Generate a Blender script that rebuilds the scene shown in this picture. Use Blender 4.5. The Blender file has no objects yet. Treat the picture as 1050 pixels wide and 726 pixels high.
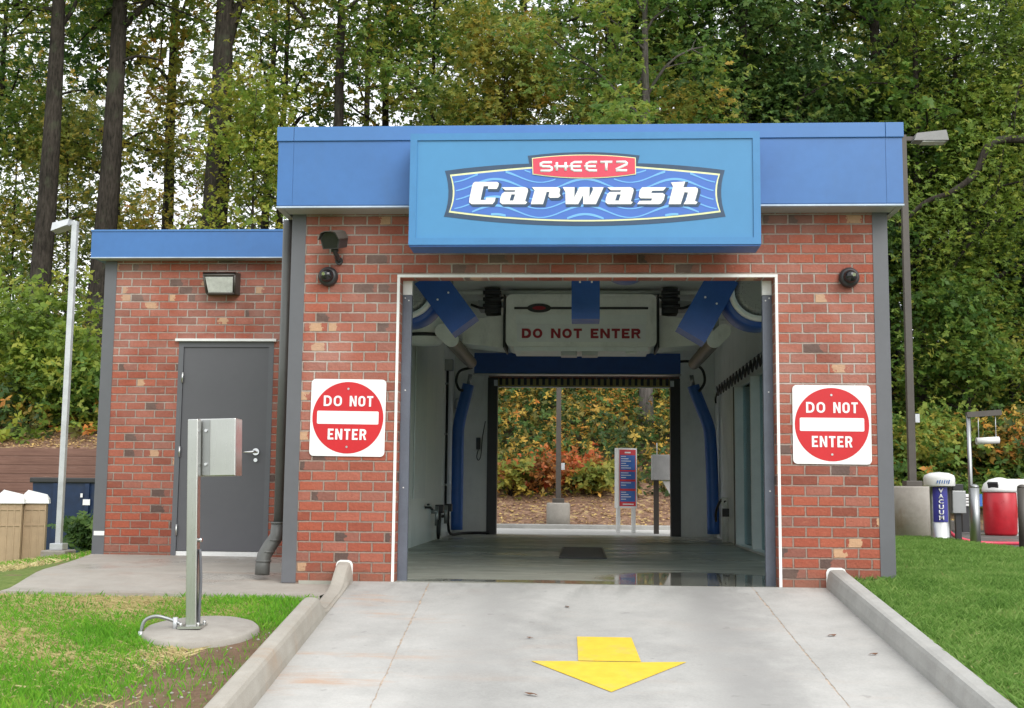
import bpy, bmesh, math, random
import numpy as np
from mathutils import Vector, Matrix
random.seed(7)
rng = np.random.default_rng(11)
R = math.radians
scene = bpy.context.scene
COL = scene.collection

# ------------------------------------------------------------------ camera
F_PX, PW, PH = 1231.22, 1050.0, 726.0
CAM = Vector((-0.0285, -9.7004, 0.7341)); YAW, PIT, ROL = -0.0586, 0.1133, 0.0100
_fw = Vector((math.sin(YAW)*math.cos(PIT), math.cos(YAW)*math.cos(PIT), math.sin(PIT)))
_r0 = Vector((math.cos(YAW), -math.sin(YAW), 0)); _u0 = _r0.cross(_fw)
_r = _r0*math.cos(ROL) + _u0*math.sin(ROL); _u = -_r0*math.sin(ROL) + _u0*math.cos(ROL)
cd = bpy.data.cameras.new('camera'); cam = bpy.data.objects.new('camera', cd); COL.objects.link(cam)
m = Matrix((_r, _u, -_fw)).transposed().to_4x4(); m.translation = CAM
cam.matrix_world = m
cd.sensor_width = 36.0; cd.lens = F_PX/PW*36.0; cd.clip_end = 2000; cd.clip_start = 0.05
scene.camera = cam

def at(px, py, y):
    """point seen at photo pixel (px,py) on the vertical plane Y=y (surveying helper)"""
    d = _fw + _r*((px-PW/2)/F_PX) - _u*((py-PH/2)/F_PX)
    return CAM + d*((y-CAM.y)/d.y)

# ------------------------------------------------------------------ materials
def new_mat(name):
    mt = bpy.data.materials.new(name); mt.use_nodes = True
    nt = mt.node_tree; nt.nodes.clear()
    out = nt.nodes.new('ShaderNodeOutputMaterial')
    return mt, nt, out
class G:
    """tiny node-graph helper"""
    def __init__(s, name):
        s.mat, s.nt, s.out = new_mat(name)
    def n(s, typ, **kw):
        nd = s.nt.nodes.new(typ)
        for k, v in kw.items():
            if k == 'ins':
                for kk, vv in v.items(): s.set(nd, kk, vv)
            else: setattr(nd, k, v)
        return nd
    def set(s, nd, key, v):
        sock = nd.inputs[key]
        if isinstance(v, bpy.types.NodeSocket): s.nt.links.new(v, sock)
        else: sock.default_value = v
    def math(s, op, a, b=None, c=None, clamp=False):
        nd = s.n('ShaderNodeMath', operation=op, use_clamp=clamp)
        s.set(nd, 0, a)
        if b is not None: s.set(nd, 1, b)
        if c is not None: s.set(nd, 2, c)
        return nd.outputs[0]
    def mix(s, f, a, b, blend='MIX'):
        nd = s.n('ShaderNodeMix', data_type='RGBA', blend_type=blend)
        s.set(nd, 0, f); s.set(nd, 6, col4(a)); s.set(nd, 7, col4(b))
        return nd.outputs[2]
    def pos(s):
        return s.n('ShaderNodeNewGeometry').outputs['Position']
    def noise(s, vec, scale, detail=4, rough=.55, out='Fac', scl=None):
        if scl is not None:
            mp = s.n('ShaderNodeMapping', ins={'Vector': vec, 'Scale': scl}); vec = mp.outputs[0]
        nd = s.n('ShaderNodeTexNoise', ins={'Vector': vec, 'Scale': scale, 'Detail': detail, 'Roughness': rough})
        return nd.outputs[out]
    def ramp(s, f, stops, interp='LINEAR'):
        nd = s.n('ShaderNodeValToRGB'); cr = nd.color_ramp; cr.interpolation = interp
        while len(cr.elements) < len(stops): cr.elements.new(0.5)
        for e, (p, c) in zip(cr.elements, stops):
            e.position = p; e.color = col4(c)
        s.set(nd, 0, f); return nd.outputs[0]
    def smooth(s, v, lo, hi):
        nd = s.n('ShaderNodeMapRange', interpolation_type='SMOOTHSTEP', ins={0: v, 1: lo, 2: hi, 3: 0.0, 4: 1.0})
        return nd.outputs[0]
    def bump(s, h, strength=.3, dist=.01):
        return s.n('ShaderNodeBump', ins={'Strength': strength, 'Distance': dist, 'Height': h}).outputs[0]
    def bsdf(s, **kw):
        nd = s.n('ShaderNodeBsdfPrincipled')
        for k, v in kw.items():
            k = {'color': 'Base Color', 'rough': 'Roughness', 'metal': 'Metallic', 'normal': 'Normal', 'spec': 'Specular IOR Level', 'coat': 'Coat Weight', 'trans': 'Transmission Weight'}.get(k, k)
            s.set(nd, k, col4(v) if k == 'Base Color' else v)
        return nd.outputs[0]
    def done(s, sh):
        s.nt.links.new(sh, s.out.inputs[0]); return s.mat
def col4(c):
    if isinstance(c, (tuple, list)) and len(c) == 3: return (*c, 1.0)
    if isinstance(c, (int, float)): return (c, c, c, 1.0)
    return c

def plain(name, color, rough=.5, metal=0.0, var=.12, scale=6.0, bump=0.0, dirt=None):
    """painted / moulded surface with slight uneven tone, gloss and grime"""
    g = G(name); p = g.pos()
    n1 = g.noise(p, scale, 5); n2 = g.noise(p, scale*9, 3)
    f = g.math('ADD', g.math('MULTIPLY', n1, .7), g.math('MULTIPLY', n2, .3))
    dk = tuple(c*(1-var*1.6) for c in color); lt = tuple(min(1, c*(1+var*1.3)) for c in color)
    c = g.ramp(f, [(.3, dk), (.7, lt)])
    if dirt:
        dm = g.smooth(g.noise(p, 3.0, 6, .7, scl=(1, 1, .35)), .52, .78)
        c = g.mix(g.math('MULTIPLY', dm, dirt[1]), c, dirt[0])
    r = g.math('ADD', g.math('MULTIPLY', n1, .22), rough-.11, clamp=True)
    kw = dict(color=c, rough=r, metal=metal)
    if bump: kw['normal'] = g.bump(n2, bump, .004)
    return g.done(g.bsdf(**kw))

def brick_material():
    g = G('red_brick'); p = g.pos()
    nrm = g.n('ShaderNodeNewGeometry').outputs['Normal']
    sp = g.n('ShaderNodeSeparateXYZ', ins={0: p}); sn = g.n('ShaderNodeSeparateXYZ', ins={0: nrm})
    side = g.math('GREATER_THAN', g.math('ABSOLUTE', sn.outputs[0]), .5)
    u = g.math('ADD', g.math('MULTIPLY', sp.outputs[0], g.math('SUBTRACT', 1.0, side)), g.math('MULTIPLY', sp.outputs[1], side))
    BW, BH = .2032, .0813
    wob = g.noise(p, 9.0, 2, out='Color'); ws = g.n('ShaderNodeSeparateXYZ', ins={0: wob})
    u = g.math('ADD', u, g.math('MULTIPLY', g.math('SUBTRACT', ws.outputs[0], .5), .006))
    z = g.math('ADD', sp.outputs[2], g.math('MULTIPLY', g.math('SUBTRACT', ws.outputs[1], .5), .004))
    zr = g.math('DIVIDE', g.math('ADD', z, 4.0), BH)
    row = g.math('FLOOR', zr); fz = g.math('SUBTRACT', zr, row)
    off = g.math('MULTIPLY', g.math('MODULO', row, 2.0), .5)
    ur = g.math('ADD', g.math('DIVIDE', g.math('ADD', u, 20.0), BW), off)
    colm = g.math('FLOOR', ur); fu = g.math('SUBTRACT', ur, colm)
    # distance to brick edge in metres
    du = g.math('MULTIPLY', g.math('MINIMUM', fu, g.math('SUBTRACT', 1.0, fu)), BW)
    dz = g.math('MULTIPLY', g.math('MINIMUM', fz, g.math('SUBTRACT', 1.0, fz)), BH)
    d = g.math('MINIMUM', du, dz)
    d = g.math('ADD', d, g.math('MULTIPLY', g.math('SUBTRACT', g.noise(p, 42, 4, .65), .5), .011))
    isb = g.smooth(d, .0046, .0085)
    cid = g.n('ShaderNodeCombineXYZ', ins={0: colm, 1: row, 2: side})
    wn = g.n('ShaderNodeTexWhiteNoise', noise_dimensions='3D', ins={0: cid.outputs[0]})
    rnd = wn.outputs['Value']
    rc = g.n('ShaderNodeSeparateXYZ', ins={0: wn.outputs['Color']})
    base = g.ramp(rnd, [(0, (.21, .052, .030)), (.15, (.35, .078, .042)), (.35, (.43, .105, .055)), (.5, (.30, .078, .050)), (.65, (.39, .086, .043)), (.82, (.42, .13, .085)), (.93, (.29, .115, .085)), (1, (.23, .092, .07))])
    # speckle and scrapes inside a brick
    fine = g.noise(p, 55, 6, .7)
    base = g.mix(.08, base, (.40, .22, .17))
    base = g.mix(g.smooth(fine, .35, .75), g.mix(.35, base, (.16, .04, .026)), base)
    scr = g.noise(p, 14, 5, .6, scl=(1, 1, 2.2))
    base = g.mix(g.math('MULTIPLY', g.smooth(scr, .56, .74), .35), base, (.5, .2, .12))
    # odd bricks: part charcoal, part buff face
    blot = g.noise(p, 13, 3, .6)
    dark = g.math('MULTIPLY', g.math('GREATER_THAN', rc.outputs[0], .925), g.math('LESS_THAN', g.math('ADD', fu, g.math('MULTIPLY', g.math('SUBTRACT', blot, .5), .9)), g.math('ADD', .2, g.math('MULTIPLY', rc.outputs[2], .6))))
    buff = g.math('MULTIPLY', g.math('GREATER_THAN', rc.outputs[1], .963), g.math('LESS_THAN', g.math('ADD', g.math('ABSOLUTE', g.math('SUBTRACT', fu, rc.outputs[2])), g.math('MULTIPLY', g.math('SUBTRACT', g.noise(p, 22, 4, .65), .5), .9)), .24))
    base = g.mix(dark, base, g.mix(fine, (.05, .033, .028), (.16, .10, .085)))
    base = g.mix(buff, base, g.mix(fine, (.42, .23, .12), (.60, .39, .25)))
    # paler, pinker patches on brick and mortar, mostly on the upper courses
    bl = g.math('MULTIPLY', g.smooth(sp.outputs[2], .2, 2.2), g.smooth(g.noise(p, 1.7, 5, .6), .3, .75))
    base = g.mix(g.math('MULTIPLY', bl, .46), base, (.43, .29, .25))
    mort = g.mix(g.noise(p, 40, 4), (.21, .145, .115), (.37, .285, .24))
    mort = g.mix(g.math('MULTIPLY', bl, .80), mort, (.63, .56, .51))
    c = g.mix(isb, mort, base)
    sp_d = g.math('MULTIPLY', g.smooth(g.math('ADD', sp.outputs[2], g.math('MULTIPLY', g.noise(p, 6, 5, .7), .35)), .42, .12), .55)
    c = g.mix(sp_d, c, (.17, .115, .085))
    h = g.math('ADD', isb, g.math('MULTIPLY', g.noise(p, 24, 5, .65), .9))
    h = g.math('ADD', h, g.math('MULTIPLY', rnd, .25))
    return g.done(g.bsdf(color=c, rough=g.math('ADD', .68, g.math('MULTIPLY', fine, .25)), normal=g.bump(h, 1.0, .012), spec=.3))

def concrete(name, lo=(.31, .30, .28), hi=(.46, .45, .425), stain=(.42, .29, .18), stain_amt=.25, scale=1.0, wet=0.0, crack=True, tyre=False, stain_left=False):
    g = G(name); p = g.pos(); sp = g.n('ShaderNodeSeparateXYZ', ins={0: p})
    big = g.noise(p, .8*scale, 6, .6); mid = g.noise(p, 5*scale, 6, .65); fine = g.noise(p, 60*scale, 4, .7)
    f = g.math('ADD', g.math('ADD', g.math('MULTIPLY', big, .55), g.math('MULTIPLY', mid, .25)), g.math('MULTIPLY', fine, .2))
    c = g.ramp(f, [(.36, lo), (.64, hi)])
    sm = g.smooth(g.noise(p, 1.3, 7, .7, scl=(.6, 2.4, 1)), .52, .72)
    if stain_left:
        sm = g.math('MULTIPLY', sm, g.math('ADD', .18, g.math('MULTIPLY', g.smooth(sp.outputs[0], -.6, -1.4), .9)))
    c = g.mix(g.math('MULTIPLY', sm, stain_amt), c, stain)
    if tyre:  # faint grey tyre tracks worn along the drive
        for x0, w, a in ((.95, .40, .80), (-.62, .40, .45)):
            band = g.smooth(g.math('ABSOLUTE', g.math('SUBTRACT', g.math('ADD', sp.outputs[0], g.math('MULTIPLY', mid, .3)), x0+.15)), w, .02)
            c = g.mix(g.math('MULTIPLY', g.math('MULTIPLY', band, a), g.smooth(big, .25, .55)), c, (.26, .255, .245))
    if tyre:
        wetb = g.math('MULTIPLY', g.smooth(sp.outputs[1], -.75, .05), g.smooth(g.noise(p, 2.2, 6, .7, scl=(2.2, .6, 1)), .46, .66))
        c = g.mix(g.math('MULTIPLY', wetb, .5), c, (.24, .235, .22))
        spots = g.smooth(g.noise(p, 9, 2, .5), .70, .76)
        c = g.mix(g.math('MULTIPLY', spots, .35), c, (.20, .19, .18))
    pit = g.smooth(g.noise(p, 150, 2, .5), .66, .74)
    c = g.mix(g.math('MULTIPLY', pit, .35), c, (.16, .15, .14))
    broom = g.noise(p, 30, 3, .6, scl=(.12, 6, 1))
    h = g.math('ADD', g.math('MULTIPLY', broom, .5), fine)
    rough = g.math('ADD', .72, g.math('MULTIPLY', mid, .2))
    if wet:
        rough = g.math('SUBTRACT', rough, g.math('MULTIPLY', g.smooth(big, .42, .62), wet))
    return g.done(g.bsdf(color=c, rough=rough, normal=g.bump(h, .25, .004), spec=.35))

def wet_floor():
    g = G('wet_bay_concrete'); p = g.pos(); sp = g.n('ShaderNodeSeparateXYZ', ins={0: p})
    big = g.noise(p, .9, 6, .62, scl=(.45, 1.7, 1)); mid = g.noise(p, 6, 5, .6, scl=(.5, 1.5, 1)); fine = g.noise(p, 70, 3)
    c = g.ramp(g.math('ADD', g.math('MULTIPLY', big, .6), g.math('MULTIPLY', mid, .4)), [(.34, (.20, .20, .165)), (.66, (.50, .495, .43))])
    # puddle: a low strip by the entrance, right of centre
    e = g.math('ADD', g.math('POWER', g.math('DIVIDE', g.math('SUBTRACT', sp.outputs[0], .95), .85), 2), g.math('POWER', g.math('DIVIDE', g.math('SUBTRACT', sp.outputs[1], .75), .85), 2))
    pud = g.smooth(g.math('ADD', e, g.math('MULTIPLY', g.math('SUBTRACT', big, .5), 2.2)), 1.35, .55)
    pud2 = g.smooth(g.math('ADD', g.math('MULTIPLY', g.math('ABSOLUTE', g.math('SUBTRACT', sp.outputs[1], .22)), 5), g.math('MULTIPLY', g.math('SUBTRACT', big, .5), 5)), 1.0, .4)
    pu = g.math('MAXIMUM', pud, g.math('MULTIPLY', pud2, .9))
    c = g.mix(g.math('MULTIPLY', pu, .55), c, (.06, .06, .05))
    damp = g.smooth(big, .4, .62)
    rough = g.math('SUBTRACT', .52, g.math('MULTIPLY', damp, .27))
    rough = g.mix(pu, rough, .03)
    h = g.math('MULTIPLY', fine, g.math('SUBTRACT', 1.0, pu))
    return g.done(g.bsdf(color=c, rough=rough, normal=g.bump(h, .2, .004), spec=.5))

def leaf_material(name, stops, trans=.35, ns=.55):
    g = G(name)
    rp = g.n('ShaderNodeNewGeometry').outputs['Random Per Island']
    p = g.pos(); oi = g.n('ShaderNodeObjectInfo').outputs['Random']
    cl = g.noise(p, ns, 4)
    f = g.math('ADD', g.math('MULTIPLY', rp, .55), g.math('ADD', g.math('MULTIPLY', g.math('SUBTRACT', cl, .5), 1.1), g.math('ADD', .22, g.math('MULTIPLY', g.math('SUBTRACT', oi, .5), .25))), clamp=True)
    c = g.ramp(f, stops)
    b = g.bsdf(color=c, rough=.5, spec=.3)
    t = g.n('ShaderNodeBsdfTranslucent', ins={'Color': c}).outputs[0]
    mx = g.n('ShaderNodeMixShader', ins={0: trans, 1: b, 2: t}).outputs[0]
    return g.done(mx)

def bark_material(name, lo, hi):
    g = G(name); p = g.pos()
    n = g.noise(p, 7, 6, .65, scl=(2.2, 2.2, .45)); b = g.noise(p, .9, 4)
    c = g.ramp(g.math('ADD', g.math('MULTIPLY', n, .7), g.math('MULTIPLY', b, .3)), [(.35, lo), (.66, hi)])
    c = g.mix(g.math('MULTIPLY', g.smooth(g.noise(p, 1.6, 4), .55, .7), .4), c, (.07, .085, .05))
    return g.done(g.bsdf(color=c, rough=.9, normal=g.bump(n, .9, .05), spec=.15))

def ground_material():
    g = G('earth_and_leaf_litter'); p = g.pos(); sp = g.n('ShaderNodeSeparateXYZ', ins={0: p})
    a = g.noise(p, 2.2, 6, .65); b = g.noise(p, 22, 5, .7); v = g.n('ShaderNodeTexVoronoi', feature='F1', ins={'Vector': p, 'Scale': 13.0})
    soil = g.ramp(g.math('ADD', g.math('MULTIPLY', a, .5), g.math('MULTIPLY', b, .5)), [(.34, (.11, .066, .042)), (.68, (.25, .165, .11))])
    soil = g.mix(g.math('MULTIPLY', g.smooth(g.noise(p, 7, 6, .75), .5, .66), .55), soil, (.10, .15, .03))
    turf = g.ramp(b, [(.3, (.08, .14, .025)), (.7, (.20, .24, .07))])
    litter = g.ramp(g.n('ShaderNodeSeparateXYZ', ins={0: v.outputs['Color']}).outputs[0], [(0, (.16, .095, .065)), (.5, (.25, .15, .10)), (.85, (.30, .19, .13)), (1, (.44, .33, .15))])
    left = g.math('MULTIPLY', g.smooth(sp.outputs[0], -1.8, -2.0), g.math('MAXIMUM', g.smooth(g.math('ADD', sp.outputs[0], g.math('MULTIPLY', g.math('SUBTRACT', a, .5), 1.3)), -2.95, -2.5), 0.0))
    left = g.math('MULTIPLY', left, g.smooth(sp.outputs[1], -1.2, -1.9))
    c = g.mix(g.math('MAXIMUM', g.smooth(a, .54, .66), left), turf, soil)
    back = g.smooth(g.math('ADD', sp.outputs[1], g.math('MULTIPLY', a, 1.2)), 14.9, 15.7)
    c = g.mix(back, c, litter)
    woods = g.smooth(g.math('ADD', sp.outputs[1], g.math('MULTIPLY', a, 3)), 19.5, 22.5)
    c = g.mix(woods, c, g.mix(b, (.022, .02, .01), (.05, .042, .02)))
    return g.done(g.bsdf(color=c, rough=.92, normal=g.bump(b, .6, .03), spec=.2))

def pane_material(name, color, gloss=.2):
    g = G(name)
    t = g.n('ShaderNodeBsdfTranslucent', ins={'Color': (*color, 1)}).outputs[0]
    d = g.n('ShaderNodeBsdfDiffuse', ins={'Color': (*color, 1)}).outputs[0]
    gl = g.n('ShaderNodeBsdfGlossy', ins={'Color': (.9, .95, .95, 1), 'Roughness': .12}).outputs[0]
    a = g.n('ShaderNodeMixShader', ins={0: .12, 1: t, 2: d}).outputs[0]
    return g.done(g.n('ShaderNodeMixShader', ins={0: gloss, 1: a, 2: gl}).outputs[0])

def clear_pane(name):
    g = G(name)
    t = g.n('ShaderNodeBsdfTransparent', ins={'Color': (.62, .76, .79, 1)}).outputs[0]
    gl = g.n('ShaderNodeBsdfGlossy', ins={'Color': (.62, .74, .77, 1), 'Roughness': .02}).outputs[0]
    fr = g.n('ShaderNodeFresnel', ins={'IOR': 1.45}).outputs[0]
    return g.done(g.n('ShaderNodeMixShader', ins={0: fr, 1: t, 2: gl}).outputs[0])

def steel(name, color=(.62, .62, .60), rough=.28):
    g = G(name); p = g.pos()
    br = g.noise(p, 40, 4, .6, scl=(6, 6, .15)); n = g.noise(p, 5, 4)
    c = g.mix(n, tuple(x*.8 for x in color), color)
    return g.done(g.bsdf(color=c, metal=1.0, rough=g.math('ADD', rough-.08, g.math('MULTIPLY', br, .2)), normal=g.bump(br, .06, .002)))

def grate_material():
    g = G('perforated_dark_grille'); p = g.pos()
    v = g.n('ShaderNodeTexVoronoi', feature='F1', ins={'Vector': p, 'Scale': 75.0, 'Randomness': .15})
    f = g.smooth(v.outputs['Distance'], .28, .42)
    return g.done(g.bsdf(color=g.mix(f, (.03, .03, .03), (.34, .34, .33)), rough=.5, metal=.3))

M_BRICK = brick_material()
M = dict(
    fascia=plain('blue_fascia_metal', (.050, .158, .405), .42, var=.07, scale=1.5, dirt=((.06, .14, .30), .35)),
    fascia_cap=plain('blue_cap_flashing', (.060, .175, .425), .38, var=.05, scale=1.5),
    sign=plain('light_blue_sign_face', (.060, .235, .46), .35, var=.04, scale=1.2),
    sign_frame=plain('blue_sign_frame', (.052, .21, .44), .35, var=.05),
    sign_under=plain('deep_blue_sign_return', (.03, .12, .38), .4),
    white_paint=plain('white_paint', (.78, .78, .76), .4, var=.05),
    white_vinyl=plain('white_vinyl', (.8, .8, .8), .4, var=.02),
    soffit=plain('off_white_soffit', (.40, .40, .385), .5, var=.08),
    trim=plain('grey_metal_trim', (.115, .118, .13), .45, var=.06, scale=2),
    door=plain('grey_painted_steel', (.102, .102, .112), .45, var=.05, scale=2),
    track=plain('slate_blue_grey_track', (.115, .13, .165), .4, var=.12),
    pipe=plain('grey_downspout_paint', (.095, .097, .092), .45, var=.1),
    inwall=plain('white_wash_bay_panel', (.86, .87, .83), .35, var=.05, scale=1.2, dirt=((.40, .40, .35), .4)),
    inpanel=plain('bright_white_panel', (.78, .80, .78), .35, var=.05),
    ceil=plain('pale_grey_ceiling_panel', (.84, .86, .84), .4, var=.05, scale=1.5, dirt=((.4, .4, .36), .3)),
    black=plain('black_rubber', (.012, .012, .013), .5),
    dark=plain('dark_plastic', (.03, .03, .032), .42),
    bluedk=plain('machine_blue_paint', (.022, .085, .33), .38, var=.1),
    bluehose=plain('blue_plastic_tube', (.03, .12, .42), .4, var=.1),
    machine=plain('pale_machine_shell', (.85, .85, .81), .38, var=.07, dirt=((.25, .25, .22), .35)),
    olive=plain('olive_brush_holder', (.55, .48, .17), .6),
    red=plain('red_sign_film', (.54, .012, .018), .35, var=.05),
    redpl=plain('pinkish_red_plate', (.62, .055, .10), .4, var=.03),
    redtext=plain('dark_red_lettering', (.34, .014, .03), .5),
    navy=plain('navy_outline', (.03, .065, .125), .5),
    badge_blue=plain('badge_blue', (.055, .15, .50), .45, var=.03),
    wave=plain('wave_light_blue', (.16, .42, .78), .45, var=.03),
    cream=plain('pale_yellow_line', (.72, .76, .42), .5, var=.03),
    yellow=plain('yellow_road_paint', (.74, .51, .045), .6, var=.06, scale=14, bump=.3, dirt=((.46, .41, .22), .6)),
    steel=steel('brushed_stainless'), steel_dk=steel('dull_galvanised', (.40, .41, .41), .4),
    polew=plain('pale_galvanised_pole', (.56, .58, .60), .38, metal=.3),
    poleb=plain('bronze_pole_paint', (.075, .065, .055), .5),
    greybox=plain('grey_box_paint', (.50, .51, .51), .45), headgrey=plain('grey_lamp_head', (.20, .20, .195), .45),
    tan=plain('tan_plastic', (.40, .29, .18), .55, var=.08),
    dump=plain('navy_steel_paint', (.006, .021, .062), .45, var=.2, dirt=((.05, .05, .05), .5)),
    timber=None, chrome=steel('polished_chrome', (.8, .8, .8), .12),
    lens=plain('frosted_lamp_lens', (.62, .63, .60), .2, var=.15, scale=18),
    redbin=plain('red_plastic_drum', (.42, .012, .022), .32),
    purple=plain('vacuum_panel_blue', (.05, .05, .30), .4),
    grille=grate_material(),
    pane=pane_material('frosted_window_pane', (.24, .32, .34)),
    railbrown=plain('dull_brown_rail', (.20, .15, .11), .5),
    clear=clear_pane('clear_window_pane'),
    drip=plain('pale_blue_drip_edge', (.46, .55, .66), .4),
    smoked=plain('smoked_dome', (.015, .015, .017), .08),
    conc_ramp=concrete('ramp_concrete', lo=(.30, .295, .28), hi=(.49, .48, .455), stain=(.46, .30, .20), stain_amt=.8, tyre=True, stain_left=True),
    conc_slab=concrete('slab_concrete', lo=(.28, .255, .22), hi=(.43, .40, .355), stain=(.33, .22, .155), stain_amt=.5, wet=.55),
    conc_kerb=concrete('kerb_concrete', lo=(.27, .245, .205), hi=(.41, .385, .34), stain=(.40, .26, .16), stain_amt=.35, scale=1.6),
    conc_kerb_grey=concrete('kerb_concrete_grey', lo=(.27, .265, .25), hi=(.44, .435, .41), stain=(.36, .31, .24), stain_amt=.25, scale=1.6),
    conc_rear=concrete('rear_concrete', lo=(.46, .45, .43), hi=(.62, .61, .59), stain_amt=.15),
    conc_base=concrete('base_concrete', lo=(.25, .228, .20), hi=(.40, .375, .335), stain=(.24, .155, .105), stain_amt=.6, scale=2),
    joint=plain('joint_dirt', (.44, .355, .28), .9, var=.3, scale=20),
    asphalt=concrete('wet_pavement', lo=(.09, .085, .08), hi=(.16, .15, .14), stain=(.12, .09, .07), stain_amt=.3, wet=.6),
    floor=wet_floor(),
    ground=ground_material(),
    bark=bark_material('dark_bark', (.010, .009, .007), (.072, .060, .050)),
    bark_grey=bark_material('grey_bark', (.045, .04, .035), (.14, .125, .115)),
    leaf_green=leaf_material('green_leaves', [(0, (0.039, 0.095, 0.020)), (.35, (0.112, 0.213, 0.039)), (.6, (0.224, 0.314, 0.056)), (.82, (0.370, 0.370, 0.067)), (1, (0.560, 0.381, 0.067))], .5),
    leaf_yellow=leaf_material('yellow_green_leaves', [(0, (0.063, 0.105, 0.021)), (.3, (0.189, 0.242, 0.047)), (.6, (0.336, 0.326, 0.063)), (.85, (0.525, 0.378, 0.063)), (1, (0.567, 0.273, 0.053))], .5),
    leaf_dark=leaf_material('dark_green_leaves', [(0, (.028, .065, .02)), (.5, (.075, .15, .038)), (.8, (.15, .23, .05)), (1, (.30, .29, .07))], .45),
    leaf_far=leaf_material('far_leaves', [(0, (0.057, 0.098, 0.046)), (.5, (0.138, 0.196, 0.075)), (.8, (0.253, 0.287, 0.103)), (1, (0.391, 0.333, 0.115))], .5),
    leaf_red=leaf_material('red_leaves', [(0, (.14, .06, .02)), (.35, (.32, .13, .03)), (.65, (.50, .09, .035)), (1, (.58, .28, .05))], .3),
    leaf_under=leaf_material('undergrowth_leaves', [(0, (.012, .026, .008)), (.36, (.04, .075, .016)), (.54, (.16, .14, .03)), (.70, (.50, .34, .06)), (.85, (.52, .20, .04)), (1, (.46, .10, .03))], .3),
    leaf_bright=leaf_material('bright_shrub_leaves', [(0, (.07, .13, .018)), (.45, (.20, .29, .04)), (1, (.46, .40, .06))], .45),
    litter=leaf_material('fallen_leaves', [(0, (.22, .11, .06)), (.35, (.42, .26, .12)), (.7, (.66, .48, .16)), (1, (.78, .68, .36))], .1),
    grass_l=leaf_material('new_grass', [(0, (.09, .24, .018)), (.5, (.16, .42, .032)), (.85, (.30, .50, .06)), (1, (.44, .42, .14))], .45, 3.0),
    grass_r=leaf_material('lawn_grass', [(0, (.08, .175, .03)), (.4, (.165, .32, .06)), (.75, (.29, .43, .12)), (1, (.34, .35, .13))], .45, 3.0),
    straw=leaf_material('straw', [(0, (.44, .36, .15)), (1, (.72, .62, .34))], .25),
    deadleaf=plain('dead_leaf_brown', (.13, .06, .03), .7, var=.3),
    signblue=plain('menu_blue', (.04, .14, .44), .4), menured=plain('menu_red', (.62, .03, .045), .4),
)
def timber():
    g = G('stained_timber'); p = g.pos(); sp = g.n('ShaderNodeSeparateXYZ', ins={0: p})
    n = g.noise(p, 5, 6, .7, scl=(.25, 1, 5)); b = g.noise(p, .9, 4)
    fr = g.math('FRACT', g.math('DIVIDE', sp.outputs[2], .2)); gap = g.smooth(g.math('MINIMUM', fr, g.math('SUBTRACT', 1.0, fr)), .05, .1)
    c = g.ramp(g.math('ADD', g.math('MULTIPLY', n, .6), g.math('MULTIPLY', b, .4)), [(.34, (.12, .060, .045)), (.66, (.22, .12, .09))])
    c = g.mix(g.math('MULTIPLY', g.smooth(g.noise(p, 4, 5, .7, scl=(.3, 1, 6)), .6, .68), .5), c, (.32, .22, .18))
    c = g.mix(g.math('ADD', .72, g.math('MULTIPLY', gap, .28)), (.06, .03, .022), c)
    return g.done(g.bsdf(color=c, rough=.85, normal=g.bump(g.math('ADD', gap, n), .5, .02)))
M['timber'] = timber()

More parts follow.
